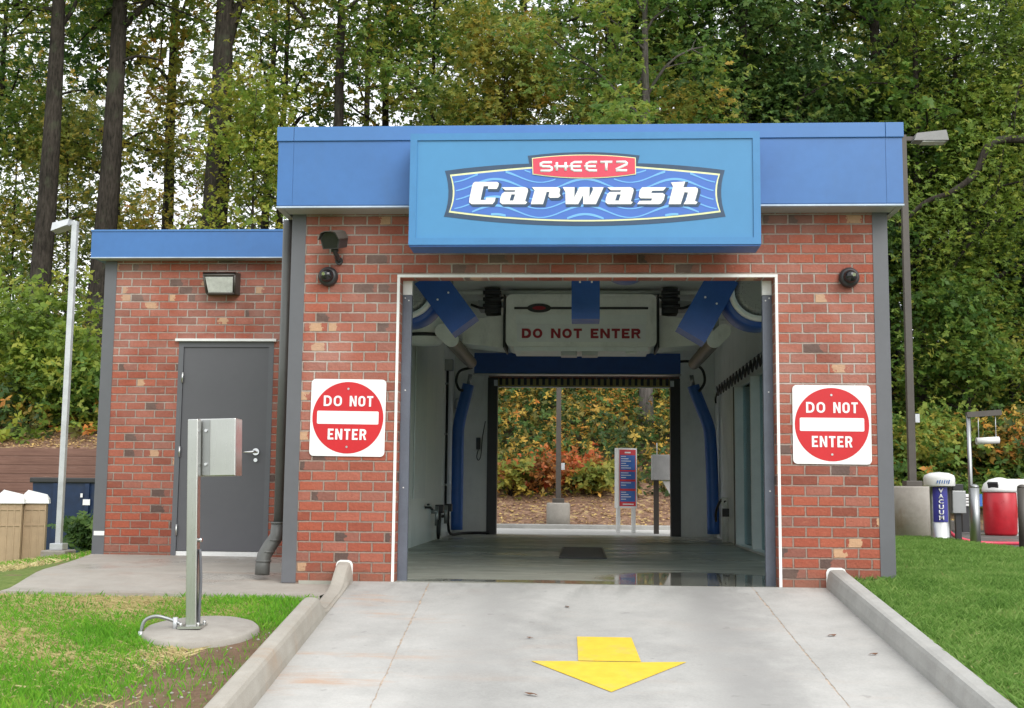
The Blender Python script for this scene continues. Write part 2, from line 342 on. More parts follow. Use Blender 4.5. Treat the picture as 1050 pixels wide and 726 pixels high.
# ------------------------------------------------------------------ mesh builder
class MB:
    def __init__(s): s.v = []; s.f = []; s.sm = []
    def add(s, vs, fs, smooth=False):
        o = len(s.v); s.v += [tuple(v) for v in vs]
        s.f += [tuple(i+o for i in f) for f in fs]; s.sm += [smooth]*len(fs); return s
    def box(s, x0, x1, y0, y1, z0, z1, bev=0.0):
        if bev <= 0:
            vs = [(x, y, z) for x in (x0, x1) for y in (y0, y1) for z in (z0, z1)]
            return s.add(vs, [(0, 1, 3, 2), (4, 6, 7, 5), (0, 4, 5, 1), (2, 3, 7, 6), (0, 2, 6, 4), (1, 5, 7, 3)])
        bm = bmesh.new(); bmesh.ops.create_cube(bm, size=1)
        for v in bm.verts: v.co = ((x0+x1)/2+v.co.x*(x1-x0), (y0+y1)/2+v.co.y*(y1-y0), (z0+z1)/2+v.co.z*(z1-z0))
        bmesh.ops.bevel(bm, geom=bm.edges[:], offset=bev, segments=2, affect='EDGES', profile=.5)
        s.addbm(bm); return s
    def addbm(s, bm, mat=None, smooth=False):
        bm.verts.index_update()
        vs = [(mat @ v.co) if mat else v.co.copy() for v in bm.verts]
        s.add(vs, [[v.index for v in f.verts] for f in bm.faces], smooth); bm.free(); return s
    def obox(s, c, ax, ay, az, hx, hy, hz, bev=0.0):
        """oriented box: centre c, axes, half sizes"""
        b = MB().box(-hx, hx, -hy, hy, -hz, hz, bev)
        c, ax, ay, az = map(Vector, (c, ax, ay, az)); ax.normalize(); ay.normalize(); az.normalize()
        return s.add([c+ax*v[0]+ay*v[1]+az*v[2] for v in b.v], b.f)
    def tube(s, pts, rad, n=12, caps=True, smooth=True):
        pts = [Vector(p) for p in pts]
        if not hasattr(rad, '__len__'): rad = [rad]*len(pts)
        t = [(pts[min(i+1, len(pts)-1)]-pts[max(i-1, 0)]).normalized() for i in range(len(pts))]
        up = Vector((0, 0, 1)) if abs(t[0].z) < .9 else Vector((1, 0, 0))
        a = t[0].cross(up).normalized(); vs = []; fs = []
        for i, p in enumerate(pts):
            a = (a - t[i]*a.dot(t[i]))
            a = a.normalized() if a.length > 1e-6 else t[i].orthogonal().normalized()
            b = t[i].cross(a)
            for k in range(n):
                w = 2*math.pi*k/n
                vs.append(p+(a*math.cos(w)+b*math.sin(w))*rad[i])
        for i in range(len(pts)-1):
            for k in range(n):
                k2 = (k+1) % n
                fs.append((i*n+k, i*n+k2, (i+1)*n+k2, (i+1)*n+k))
        s.add(vs, fs, smooth)
        if caps:
            o = len(s.v)-len(vs)
            s.f.append(tuple(o+k for k in reversed(range(n)))); s.sm.append(False)
            e = o+(len(pts)-1)*n
            s.f.append(tuple(e+k for k in range(n))); s.sm.append(False)
        return s
    def lathe(s, cx, cy, prof, n=32, smooth=True):
        """profile [(r,z)] about the vertical through cx,cy"""
        vs = []; fs = []
        for r, z in prof:
            for k in range(n):
                w = 2*math.pi*k/n; vs.append((cx+r*math.cos(w), cy+r*math.sin(w), z))
        for i in range(len(prof)-1):
            for k in range(n):
                k2 = (k+1) % n; fs.append((i*n+k, i*n+k2, (i+1)*n+k2, (i+1)*n+k))
        s.add(vs, fs, smooth)
        o = len(s.v)-len(vs)
        for i, rev in ((0, True), (len(prof)-1, False)):
            if prof[i][0] > 1e-5:
                idx = [o+i*n+k for k in range(n)]
                s.f.append(tuple(reversed(idx)) if rev else tuple(idx)); s.sm.append(False)
        return s
    def prism(s, poly, y0, y1, holes=()):
        """polygon in x,z (may be concave) extruded from y0 (front) to y1"""
        bm = bmesh.new()
        loops = [list(poly)]+[list(h) for h in holes]
        edges = []
        for lp in loops:
            vs = [bm.verts.new((x, y0, z)) for x, z in lp]
            edges += [bm.edges.new((vs[i], vs[(i+1) % len(vs)])) for i in range(len(vs))]
        if holes or len(poly) > 4: bmesh.ops.triangle_fill(bm, use_beauty=True, edges=edges)
        else: bm.faces.new(bm.verts[:])
        fs = bm.faces[:]
        r = bmesh.ops.extrude_face_region(bm, geom=fs)
        for g_ in r['geom']:
            if isinstance(g_, bmesh.types.BMVert): g_.co.y = y1
        bmesh.ops.recalc_face_normals(bm, faces=bm.faces[:])
        return s.addbm(bm)
    def build(s, name, mat, parent=None, label=None):
        me = bpy.data.meshes.new(name)
        off = Vector(parent_loc(parent)) if parent is not None else Vector((0, 0, 0))
        me.from_pydata([tuple(Vector(v)-off) for v in s.v], [], s.f)
        me.materials.append(mat)
        me.polygons.foreach_set('use_smooth', s.sm); me.update()
        o = bpy.data.objects.new(name, me); COL.objects.link(o)
        if parent is not None: o.parent = parent
        if label: o['label'] = label
        return o
def parent_loc(p):
    l = Vector((0, 0, 0))
    while p is not None: l += Vector(p.location); p = p.parent
    return l
def thing(name, label, cat, loc=(0, 0, 0), group=None):
    o = bpy.data.objects.new(name, None); o.location = loc; COL.objects.link(o)
    o['label'] = label; o['category'] = cat; o.empty_display_size = .1
    if group: o['group'] = group
    return o
def tag(o, label, cat, group=None):
    o['label'] = label; o['category'] = cat
    if group: o['group'] = group
    return o
def kind(o, k): o['kind'] = k; return o
def box(*a, **k): return MB().box(*a, **k)
def copy_tree(o, loc, label=None):
    c = o.copy(); COL.objects.link(c); c.location = loc
    if label: c['label'] = label
    for ch in list(o.children):
        d = ch.copy(); COL.objects.link(d); d.parent = c
        for g2 in list(ch.children):
            e = g2.copy(); COL.objects.link(e); e.parent = d
    return c
def wavy(pts, n):
    """Catmull-Rom resample of a 3-D path"""
    P = [Vector(p) for p in pts]; out = []
    for i in range(len(P)-1):
        p0, p1, p2, p3 = P[max(i-1, 0)], P[i], P[i+1], P[min(i+2, len(P)-1)]
        for k in range(n):
            t = k/n
            out.append(.5*((2*p1)+(p2-p0)*t+(2*p0-5*p1+4*p2-p3)*t*t+(3*p1-p0-3*p2+p3)*t**3))
    out.append(P[-1]); return out

def text_mesh(name, s, x0, x1, z0, z1, y, mat, parent, bold=.03, spacing=1.0, extr=.001, shear=0.0):
    """lettering fitted to the box x0..x1, z0..z1 facing -Y at y"""
    cu = bpy.data.curves.new(name, 'FONT'); cu.body = s; cu.size = 1; cu.offset = bold; cu.space_character = spacing; cu.shear = shear
    cu.resolution_u = 4
    tmp = bpy.data.objects.new(name+'_tmp', cu); COL.objects.link(tmp)
    dg = bpy.context.evaluated_depsgraph_get(); dg.update()
    me = bpy.data.meshes.new_from_object(tmp.evaluated_get(dg))
    bpy.data.objects.remove(tmp); bpy.data.curves.remove(cu)
    co = np.array([v.co[:] for v in me.vertices]); mn, mx = co.min(0), co.max(0)
    off = parent_loc(parent) if parent is not None else Vector((0, 0, 0))
    for v in me.vertices:
        fx = (v.co.x-mn[0])/(mx[0]-mn[0]); fz = (v.co.y-mn[1])/(mx[1]-mn[1])
        v.co = Vector((x0+fx*(x1-x0), y, z0+fz*(z1-z0)))-off
    bm = bmesh.new(); bm.from_mesh(me)
    r = bmesh.ops.extrude_face_region(bm, geom=bm.faces[:])
    for q in r['geom']:
        if isinstance(q, bmesh.types.BMVert): q.co.y += extr
    bmesh.ops.recalc_face_normals(bm, faces=bm.faces[:]); bm.to_mesh(me); bm.free()
    me.name = name; me.materials.clear(); me.materials.append(mat)
    o = bpy.data.objects.new(name, me); COL.objects.link(o)
    if parent is not None: o.parent = parent
    return o

def block_glyph(ch, w, t):
    """outline and holes of a plain traffic-sign letter in a cell w wide, 1 high, stroke t"""
    def rr(x0, x1, z0, z1, r, cor=(1, 1, 1, 1), n=6):
        out = []
        for k, (cx, cz, a0) in enumerate(((x1-r, z1-r, 0), (x0+r, z1-r, 90), (x0+r, z0+r, 180), (x1-r, z0+r, 270))):
            if cor[k]: out += [(cx+r*math.cos(R(a0+90*i/n)), cz+r*math.sin(R(a0+90*i/n))) for i in range(n+1)]
            else: out.append(((x1, z1), (x0, z1), (x0, z0), (x1, z0))[k])
        return out
    if ch == 'D': return rr(0, w, 0, 1, min(.42, w*.6), (1, 0, 0, 1)), [rr(t, w-t, t*.9, 1-t*.9, min(.30, w*.3), (1, 0, 0, 1))]
    if ch == 'O': return rr(0, w, 0, 1, w*.49), [rr(t, w-t, t*.9, 1-t*.9, (w-2*t)*.49)]
    if ch == 'N': return [(0, 0), (t, 0), (t, .62), (w-t, 0), (w, 0), (w, 1), (w-t, 1), (w-t, .38), (t, 1), (0, 1)], []
    if ch == 'T': return [(w/2-t/2, 0), (w/2+t/2, 0), (w/2+t/2, 1-t*.9), (w, 1-t*.9), (w, 1), (0, 1), (0, 1-t*.9), (w/2-t/2, 1-t*.9)], []
    if ch == 'E': return [(0, 0), (w, 0), (w, t*.9), (t, t*.9), (t, .5-t*.42), (w*.86, .5-t*.42), (w*.86, .5+t*.42), (t, .5+t*.42), (t, 1-t*.9), (w, 1-t*.9), (w, 1), (0, 1)], []
    if ch == 'R':
        top = rr(0, w*.97, .40, 1, .27, (1, 0, 0, 1))
        i = next(k for k in range(len(top)) if top[k] == (0, .40))
        body = top[:i]+[(0, 0), (t, 0), (t, .40), (w*.50, .40), (w-t*1.08, 0), (w, 0), (w*.72, .415)]
        return body+top[i+1:], [rr(t, w*.97-t, .40+t*.85, 1-t*.9, .12, (1, 0, 0, 1))]
def block_word(word, x0, x1, z0, z1, y, mat, parent, t=.2, gap=.16, space=.45):
    """one mesh: a word in block capitals fitted to the box"""
    rel = {'N': .66, 'O': .66, 'D': .64, 'T': .58, 'E': .54, 'R': .64}
    tot = sum(rel.get(c, space) for c in word)+gap*(len(word)-1)
    k = (x1-x0)/tot; hgt = z1-z0; x = x0; mb = MB()
    for c in word:
        if c != ' ':
            w_ = rel[c]*k/hgt; o_, h_ = block_glyph(c, w_, t)
            f = lambda q: [(x+a*hgt, z0+b*hgt) for a, b in q]
            mb2 = MB().prism(f(o_), y-.0015, y, holes=[f(q) for q in h_]); mb.add(mb2.v, mb2.f)
        x += (rel.get(c, space)+gap)*k
    return mb.build('lettering', mat, parent)

# ------------------------------------------------------------------ world and light
SUN_EL, SUN_AZ = R(38), R(148)          # behind the camera and to the right, half way up
w = bpy.data.worlds.new('World'); scene.world = w; w.use_nodes = True
nt = w.node_tree; nt.nodes.clear()
wo = nt.nodes.new('ShaderNodeOutputWorld'); bg = nt.nodes.new('ShaderNodeBackground')
sky = nt.nodes.new('ShaderNodeTexSky'); sky.sky_type = 'NISHITA'; sky.sun_disc = False
sky.sun_elevation = SUN_EL; sky.sun_rotation = SUN_AZ; sky.dust_density = 4.0; sky.air_density = 1.0; sky.ozone_density = 1.0
hs = nt.nodes.new('ShaderNodeHueSaturation'); hs.inputs['Saturation'].default_value = .22
nt.links.new(sky.outputs[0], hs.inputs['Color']); cl = nt.nodes.new('ShaderNodeMix'); cl.data_type = 'RGBA'          # closed cloud deck over the clear sky
tcw = nt.nodes.new('ShaderNodeTexCoord'); cn = nt.nodes.new('ShaderNodeTexNoise'); cn.inputs['Scale'].default_value = 2.2; cn.inputs['Detail'].default_value = 5
nt.links.new(tcw.outputs['Generated'], cn.inputs['Vector'])
cr_ = nt.nodes.new('ShaderNodeValToRGB'); cr_.color_ramp.elements[0].position = .3; cr_.color_ramp.elements[0].color = (5.4, 5.7, 6.0, 1); cr_.color_ramp.elements[1].position = .7; cr_.color_ramp.elements[1].color = (7.6, 7.7, 7.8, 1)
nt.links.new(cn.outputs['Fac'], cr_.inputs[0])
cl.inputs[0].default_value = .82
nt.links.new(hs.outputs[0], cl.inputs[6]); nt.links.new(cr_.outputs[0], cl.inputs[7]); nt.links.new(cl.outputs[2], bg.inputs[0]); nt.links.new(bg.outputs[0], wo.inputs[0])
bg.inputs[1].default_value = .13
sl = bpy.data.lights.new('sun', 'SUN'); so = bpy.data.objects.new('sun', sl); COL.objects.link(so)
sl.energy = 1.0; sl.angle = R(34); sl.color = (1.0, .97, .92)
sd = Vector((math.sin(SUN_AZ)*math.cos(SUN_EL), math.cos(SUN_AZ)*math.cos(SUN_EL), math.sin(SUN_EL)))
so.rotation_euler = sd.to_track_quat('Z', 'Y').to_euler(); so.location = (-6, -20, 25)
scene.view_settings.view_transform = 'Standard'; scene.view_settings.look = 'None'
scene.view_settings.exposure = 0.94; scene.view_settings.gamma = 1.0
scene.render.engine = 'CYCLES'; cy = scene.cycles
cy.use_denoising = True; cy.max_bounces = 10; cy.diffuse_bounces = 8; cy.glossy_bounces = 4; cy.transparent_max_bounces = 6; cy.caustics_reflective = False; cy.caustics_refractive = False

# ------------------------------------------------------------------ ground
RS = .13                                   # ramp falls 13 % towards the street
def ss(x, a, b):
    t = np.clip((x-a)/(b-a), 0, 1); return t*t*(3-2*t)
def skew(y): return np.where(y < 0, -.03*np.maximum(y, -13), 0)     # the drive drifts right as it comes down
def lerp(a, b, t): return a+(b-a)*t
def gz(x, y):
    x = np.asarray(x, float); y = np.asarray(y, float)
    ramp = np.where(y < 0, RS*y, 0.0); ramp = np.maximum(ramp, -1.5)
    lf = np.where(y < -.7, -.085+.115*(y+.7), lerp(-.085, .0, ss(y, -.7, .6))-.01)
    lf = lf-.125*np.maximum(0, -5.0-x)+.03*ss(y, 1, 3)
    lf = np.maximum(lf, -1.5)
    rt = np.where(y < 0, .06+.112*y, .06)
    rt = np.where(x > 5.45, np.minimum(rt, -.06), rt)
    rt = np.maximum(rt, -1.4)
    z = np.where(x < -1.93+skew(y), lf, np.where(x > 1.97+skew(y), rt, ramp-.12))
    inb = (y > -.02) & (x > -2.4) & (x < 2.4); z = np.where(inb, -.12, z)
    # open ground behind the building, then the wooded bank
    bk = ss(y, 10.2, 11.0)
    flat = np.where(x < -5, -.125*np.minimum(-5.0-x, 7), -.09)
    z = np.where(bk > 0, lerp(z, np.where(np.abs(x) < 6, np.minimum(z, -.09), z), bk), z)
    tleft = ss(-x, 5.5, 8.0); tright = ss(x, 4.5, 7.5)
    y0 = 14.9+tright*3.6
    bank = .33*np.clip(y-y0, 0, 17.5)
    bank += .12*np.sin(x*.9+y*.6)*ss(y, y0+1, y0+5)+.07*np.sin(2.3*x-1.1*y)*ss(y, y0+1, y0+4)
    lbank = np.where(y > 17.1, 1.55+.27*np.clip(y-17.1, 0, 17), -.9)
    lbank += np.where(y > 17.1, .12*np.sin(x*.9+y*.6)*ss(y, 18, 21), 0)
    lb = np.where(y > 17.1, lbank, z)
    cz = np.where(y > y0, -.09+bank, z)
    z = np.where(y > 10.9, lerp(cz, lb, tleft), z)
    return z
def gzf(x, y): return float(gz(x, y))
xs = np.unique(np.concatenate([[-700, -300, -150, -90, -60, -45], np.arange(-36, -7, .5), np.arange(-7, 7.01, .2), np.arange(7.5, 37, .5), [45, 60, 90, 150, 300, 700], [-1.99, -1.95, -1.91, 1.98, 2.02, 2.06, 5.4, 5.5]]))
ys = np.unique(np.concatenate([[-700, -300, -120, -60, -35, -22], np.arange(-16, 12, .25), np.arange(12, 40, .4), [17.05, 17.15, 44, 50, 60, 80, 120, 200, 400, 700]]))
X, Y = np.meshgrid(xs, ys); X = X+skew(Y)*(1-ss(np.abs(X), 2.4, 7)); Z = gz(X, Y)
nx, ny = len(xs), len(ys)
idx = np.arange(nx*ny).reshape(ny, nx)
quads = np.stack([idx[:-1, :-1], idx[:-1, 1:], idx[1:, 1:], idx[1:, :-1]], -1).reshape(-1, 4)
def np_mesh(name, co, faces, mat, smooth=False):
    me = bpy.data.meshes.new(name); k = faces.shape[1]
    me.vertices.add(len(co)); me.vertices.foreach_set('co', co.astype(np.float32).ravel())
    me.loops.add(faces.size); me.loops.foreach_set('vertex_index', faces.astype(np.int32).ravel())
    me.polygons.add(len(faces)); me.polygons.foreach_set('loop_start', np.arange(0, faces.size, k, dtype=np.int32))
    me.polygons.foreach_set('loop_total', np.full(len(faces), k, dtype=np.int32))
    me.polygons.foreach_set('use_smooth', np.full(len(faces), smooth)); me.materials.append(mat)
    me.update(calc_edges=True); me.validate(); return me
def np_obj(name, co, faces, mat, parent=None, smooth=False):
    if parent is not None: co = co-np.array(parent_loc(parent))
    o = bpy.data.objects.new(name, np_mesh(name, co, faces, mat, smooth)); COL.objects.link(o)
    if parent is not None: o.parent = parent
    return o
kind(np_obj('ground', np.stack([X.ravel(), Y.ravel(), Z.ravel()], 1), quads, M['ground'], smooth=True), 'structure')

# concrete drive: three pours with a joint between them, falling to the street
def rx(x, y): return x+float(skew(np.array(y)))
rp = MB()
YS = [-.01-.04*i for i in range(110)]+[-4.5-.25*i for i in range(26)]+[-11.5, -13]
jrng = np.random.default_rng(3)
for xa, xb, ta, tb in ((-1.93, -1.245, 0, 1), (-1.237, 1.307, 1, 1), (1.315, 1.97, 1, 0)):
    vs = []; fs = []
    for y in YS:
        ja, jb_ = [t_*max(-.004, min(.012, jrng.normal()*.0028+(jrng.random() < .07)*.008)) for t_ in (ta, tb)]
        for x in np.linspace(xa+ja, xb-jb_, 4): vs.append((rx(x, y), y, RS*y))
    for i in range(len(YS)-1):
        for k in range(3): a = i*4+k; fs.append((a, a+4, a+5, a+1))
    rp.add(vs, fs)
kind(rp.build('ramp', M['conc_ramp']), 'structure')
jb = MB()
for xc in (-1.241, 1.311):
    for i in range(len(YS)-1):
        a, b = YS[i], YS[i+1]
        jb.add([(rx(xc-.02, a), a, RS*a-.002), (rx(xc+.02, a), a, RS*a-.002), (rx(xc+.02, b), b, RS*b-.002), (rx(xc-.02, b), b, RS*b-.002)], [(0, 3, 2, 1)])
kind(jb.build('ramp_joint', M['joint']), 'structure')

# apron slab in front of the service door
sb = MB(); pts = []
gx = np.linspace(0, 1, 9)
for y in np.linspace(-.72, 2.66, 14):
    xl = -4.42-.195*(y+.7)
    xr = -1.97
    for t in gx: pts.append((lerp(xl, xr, t), y, gzf(-2.6, y)+.03-.012*t*(y > 0)))
fs = [(i*9+k, i*9+k+1, (i+1)*9+k+1, (i+1)*9+k) for i in range(13) for k in range(8)]
sb.add(pts, fs)
n0 = len(sb.v)
for k in range(9): sb.v.append((pts[k][0], pts[k][1], pts[k][2]-.12))
for k in range(8): sb.f.append((n0+k, n0+k+1, k+1, k)); sb.sm.append(False)
kind(sb.build('apron', M['conc_slab']), 'structure')
kind(box(-2.3, 2.3, -.008, 10.9, -.1, 0.0).build('bay_floor', M['floor']), 'structure')
kind(box(-5.4, 5.4, 10.905, 14.4, -.2, -.012).build('rear_drive', M['conc_rear']), 'structure')
kind(box(-5.4, 5.4, 14.4, 14.62, -.2, .075, bev=.02).build('rear_kerb', M['conc_kerb_grey']), 'structure')
kind(box(5.62, 30, -12, 18.5, -.2, -.055).build('side_pavement', M['asphalt']), 'structure')

# kerbs beside the drive
def kerb(name, mat, inner, outer, hfun, y0, y1, n):
    mb = MB(); vs = []; fs = []
    ysk = np.linspace(y0, y1, n)
    for y in ysk:
        h = hfun(y); zt = RS*min(y, 0)+h; s0 = float(skew(np.array(y)))
        xi, xo = inner+s0, outer+s0
        sg = 1 if xo > xi else -1
        r = min(.03, max(h, .012)*.45); W = abs(xo-xi)
        prof = [(xi-sg*.025, RS*min(y, 0)-.25), (xi-sg*.012, RS*min(y, 0)+h*.3), (xi+sg*.004, zt-r), (xi+sg*r*.5, zt-r*.25), (xi+sg*r*1.3, zt), (xo-sg*.02, zt), (xo-sg*.004, zt-.008), (xo, zt-.025), (xo+sg*.01, RS*min(y, 0)-.3)]
        vs += [(px, y, pz) for px, pz in prof]
    k = len(prof)
    for i in range(n-1):
        for j in range(k-1): fs.append((i*k+j, i*k+j+1, (i+1)*k+j+1, (i+1)*k+j))
    fs.append(tuple(range(k))); fs.append(tuple((n-1)*k+j for j in range(k)))
    mb.add(vs, fs)
    bm = bmesh.new(); bv = [bm.verts.new(v) for v in mb.v]
    for f in mb.f: bm.faces.new([bv[i] for i in f])
    bmesh.ops.recalc_face_normals(bm, faces=bm.faces[:]); m2 = MB(); m2.addbm(bm)
    return kind(m2.build(name, mat), 'structure')
def hleft(y):
    # a short stub by the wall, a dropped crossing, then the full kerb
    if y > -.45: return lerp(.155, .03, float(ss(np.array(-y), .03, .45)))
    if y > -1.05: return .03
    return lerp(.03, .165, float(ss(np.array(-y), 1.05, 1.38)))
kerb('left_kerb', M['conc_kerb'], -1.872, -1.985, hleft, -.012, -11.5, 130)
kerb('right_kerb', M['conc_kerb_grey'], 1.905, 2.035, lambda y: .145, -.012, -11.5, 100)
# pale sealant bead where the kerbs meet the brickwork
for nm, xa, xb, h_ in (('left_kerb_sealant', -1.862, -1.998, .166), ('right_kerb_sealant', 1.893, 2.047, .157)):
    a, b = sorted((xa, xb)); r_ = .035
    prof = [(a, -.02), (b, -.02), (b, h_-r_), (b-r_*.35, h_-r_*.3), (b-r_, h_), (a+r_, h_), (a+r_*.35, h_-r_*.3), (a, h_-r_)]
    kind(MB().prism(prof, -.0118, -.002).build(nm, M['white_paint']), 'structure')
# painted arrow
am = MB()
def rpt(x, y, h=.004): return (x, y, RS*y+h)
am.add([rpt(-.055, -1.66), rpt(.30, -1.66), rpt(.335, -2.235), rpt(-.045, -2.235)], [(0, 3, 2, 1)])
am.add([rpt(-.33, -2.262), rpt(-.05, -2.247), rpt(.14, -2.25), rpt(.33, -2.247), rpt(.61, -2.222), rpt(.14, -2.86)], [(0, 5, 4, 3, 2, 1)])
tag(am.build('painted_arrow', M['yellow']), 'yellow painted arrow pointing down the concrete ramp away from the bay', 'arrow')

# ------------------------------------------------------------------ the car wash building
B = thing('car_wash_building', 'red brick car wash with blue fascia, open drive-through bay and low side wing', 'building')
XL, XR, LEN, ZT, H = -2.436, 2.428, 10.80, 3.29, 2.495
MB().prism([(XL, -.3), (-1.522, -.3), (-1.522, H-.03), (1.522, H-.03), (1.522, -.3), (XR, -.3), (XR, ZT), (XL, ZT)], 0, .12).build('wall', M_BRICK, B)
MB().prism([(XL, -.3), (-1.62, -.3), (-1.62, 2.63), (1.62, 2.63), (1.62, -.3), (XR, -.3), (XR, ZT), (XL, ZT)], LEN-.12, LEN).build('wall', M_BRICK, B)

# right side wall has the window strip
def ywall(x0, x1, y0, y1, z0, z1, wins, name, mat):
    poly = [(y0, z0)]
    for a, b_, zt in wins: poly += [(a, z0), (a, zt), (b_, zt), (b_, z0)]
    poly += [(y1, z0), (y1, z1), (y0, z1)]
    b = MB().prism(poly, x0, x1); mb = MB()
    mb.add([(v[1], v[0], v[2]) for v in b.v], [tuple(reversed(f)) for f in b.f])
    return mb.build(name, mat, B)
WY0, WY1, WZ1 = 3.9, 7.35, 2.22
WINR = [(.4, 3.6, 2.95), (WY0, WY1, WZ1)]; WINL_ADDED = [(.4, 2.3, 2.95)]  # openings nearest the front are unseen, added to let daylight into the bay
ywall(XR-.1, XR, .121, LEN-.121, -.3, ZT, WINR, 'wall', M_BRICK)
ywall(XL, XL+.1, .121, LEN-.121, -.3, ZT, WINL_ADDED, 'wall', M_BRICK)
# wing
WL, WYF = -5.045, 2.52
DL, DR, DZ0, DZT = -4.226, -3.222, .035, 2.245
MB().prism([(WL, -1.0), (DL, -1.0), (DL, DZT), (DR, DZT), (DR, -1.0), (XL-.002, -1.0), (XL-.002, 3.1), (WL, 3.1)], WYF, WYF+.12).build('wall', M_BRICK, B)
box(WL, WL+.12, WYF+.121, 7.4, -1.2, 3.1).build('wall', M_BRICK, B)
box(WL, XL-.002, 7.4, 7.52, -1.2, 3.1).build('wall', M_BRICK, B)
# corner trims: folded grey metal angles standing 5 mm proud of the brick
def angle(x_out, x_in, y0, yside, z0, z1):
    sgn = 1 if x_out > x_in else -1; t = .006
    b = MB()
    poly = [(x_in, y0-t), (x_out+sgn*t, y0-t), (x_out+sgn*t, yside), (x_out+sgn*.0005, yside), (x_out+sgn*.0005, y0-.0005), (x_in, y0-.0005)]
    vs = [(x, y, z0) for x, y in poly]+[(x, y, z1) for x, y in poly]; n = 6
    b.add(vs, [tuple(reversed(range(n))), tuple(range(n, 2*n))]+[(i, (i+1) % n, n+(i+1) % n, n+i) for i in range(n)])
    return b.build('corner_trim', M['trim'], B)
angle(XL, -2.325, 0, .11, -.02, 3.04); angle(XR, 2.315, 0, .11, -.02, 3.04)
angle(WL, -4.925, WYF, WYF+.12, -.05, 3.095)
for yy in (): pass
# main fascia: panels with fine seams, folded cap, pale drip edge, soffit
FY, FX0, FX1, FZ0, FZ1 = -.25, -2.515, 2.505, 3.012, 3.668
box(FX0+.004, FX1-.004, FY+.004, FY+.05, FZ0+.006, FZ1-.01).build('fascia', M['fascia'], B)
box(FX0+.004, FX0+.05, FY+.051, LEN+.249, FZ0+.006, FZ1-.01).build('fascia', M['fascia'], B)
box(FX1-.05, FX1-.004, FY+.051, LEN+.249, FZ0+.006, FZ1-.01).build('fascia', M['fascia'], B)
box(FX0+.051, FX1-.051, LEN+.2, LEN+.249, FZ0+.006, FZ1-.01).build('fascia', M['fascia'], B)
box(FX0+.051, FX1-.051, FY+.051, LEN+.199, 3.30, 3.50).build('roof', M['trim'], B)
for a, b in ((FX0, -2.389), (-2.386, 2.372), (2.375, FX1)):
    box(a, b, FY, FY+.0035, FZ0+.012, FZ1-.02).build('fascia_panel', M['fascia'], B)
for a, b in ((FX0-.012, -2.389), (-2.386, 2.372), (2.375, FX1+.012)):
    box(a, b, FY-.014, FY+.05, FZ1-.112, FZ1+.008, bev=.004).build('cap_flashing', M['fascia_cap'], B)
box(FX0-.012, FX0+.05, FY+.052, LEN+.26, FZ1-.112, FZ1+.008).build('cap_flashing', M['fascia_cap'], B)
box(FX1-.05, FX1+.012, FY+.052, LEN+.26, FZ1-.112, FZ1+.008).build('cap_flashing', M['fascia_cap'], B)
box(FX0-.004, FX1+.004, FY-.005, FY+.045, FZ0-.010, FZ0+.003).build('drip_edge', M['drip'], B)
box(FX0-.004, FX0+.045, FY+.047, LEN+.25, FZ0-.012, FZ0+.005).build('drip_edge', M['soffit'], B)
box(FX1-.045, FX1+.004, FY+.047, LEN+.25, FZ0-.012, FZ0+.005).build('drip_edge', M['soffit'], B)
box(FX0+.047, FX1-.047, FY+.047, -.002, FZ0-.008, FZ0+.005).build('soffit', M['soffit'], B)
# wing fascia
box(-5.15, -2.52, 2.36, 7.6, 3.112, 3.395).build('fascia', M['fascia'], B)
box(-5.156, -2.52, 2.352, 2.372, 3.383, 3.402).build('cap_flashing', M['fascia_cap'], B)
box(-5.154, -2.52, 2.355, 2.40, 3.101, 3.111).build('drip_edge', M['drip'], B)
box(-5.10, -2.52, 2.402, 2.518, 3.101, 3.1115).build('soffit', M['soffit'], B)
# opening trim and door tracks
box(-1.550, -1.528, -.010, .02, 0.0, H-.024).build('opening_trim', M['white_paint'], B)
box(1.528, 1.550, -.010, .02, 0.0, H-.024).build('opening_trim', M['white_paint'], B)
box(-1.550, 1.550, -.011, .02, H-.023, H).build('opening_trim', M['white_paint'], B)
for sg in (-1, 1):
    a, b = sorted((sg*1.52, sg*1.445))
    t = box(a, b, .124, .18, 0.0, 2.345).build('door_track', M['track'], B)
    q = MB()
    for zz, dx in ((2.32, .02), (2.30, .05), (1.55, .035), (.75, .035)): q.tube([(sg*(1.52-dx), .124, zz), (sg*(1.52-dx), .119, zz)], .006, 8)
    q.build('bolt', M['white_paint'], t)
    box(a, b, .124, .18, 2.348, 2.50).build('track_head', M['inpanel'], B)
# interior lining
IW = 2.2
ywall(-IW-.05, -IW, .223, LEN-.173, 0, 3.2, WINL_ADDED, 'lining', M['inwall'])
ywall(IW, IW+.05, .223, LEN-.173, 0, 3.2, WINR, 'lining', M['inwall'])
MB().prism([(-IW, 0), (-1.622, 0), (-1.622, 2.72), (1.622, 2.72), (1.622, 0), (IW, 0), (IW, 3.2), (-IW, 3.2)], LEN-.17, LEN-.122).build('lining', M['inwall'], B)
MB().prism([(-IW, .01), (-1.53, .01), (-1.53, 2.51), (1.53, 2.51), (1.53, .01), (IW, .01), (IW, 3.2), (-IW, 3.2)], .19, .22).build('lining', M['inwall'], B)
cb = box(-IW, IW, .222, LEN-.172, 3.2, 3.26).build('ceiling', M['ceil'], B)
sm = MB()
for y in np.arange(1.4, 10.4, 1.22): sm.box(-IW+.01, IW-.01, y-.012, y+.012, 3.188, 3.1995)
sm.build('batten', M['inpanel'], cb)
for x in (-IW+.002, ):
    pj = MB()
    for y in (2.4, 4.8, 9.0): pj.box(x-.0015, x+.006, y-.015, y+.015, .02, 3.18)
    pj.build('panel_joint', M['inpanel'], B)
# bright panels on the left lining
box(-IW+.0065, -IW+.022, 5.75, 6.85, .62, 3.0).build('wall_panel', M['inpanel'], B)
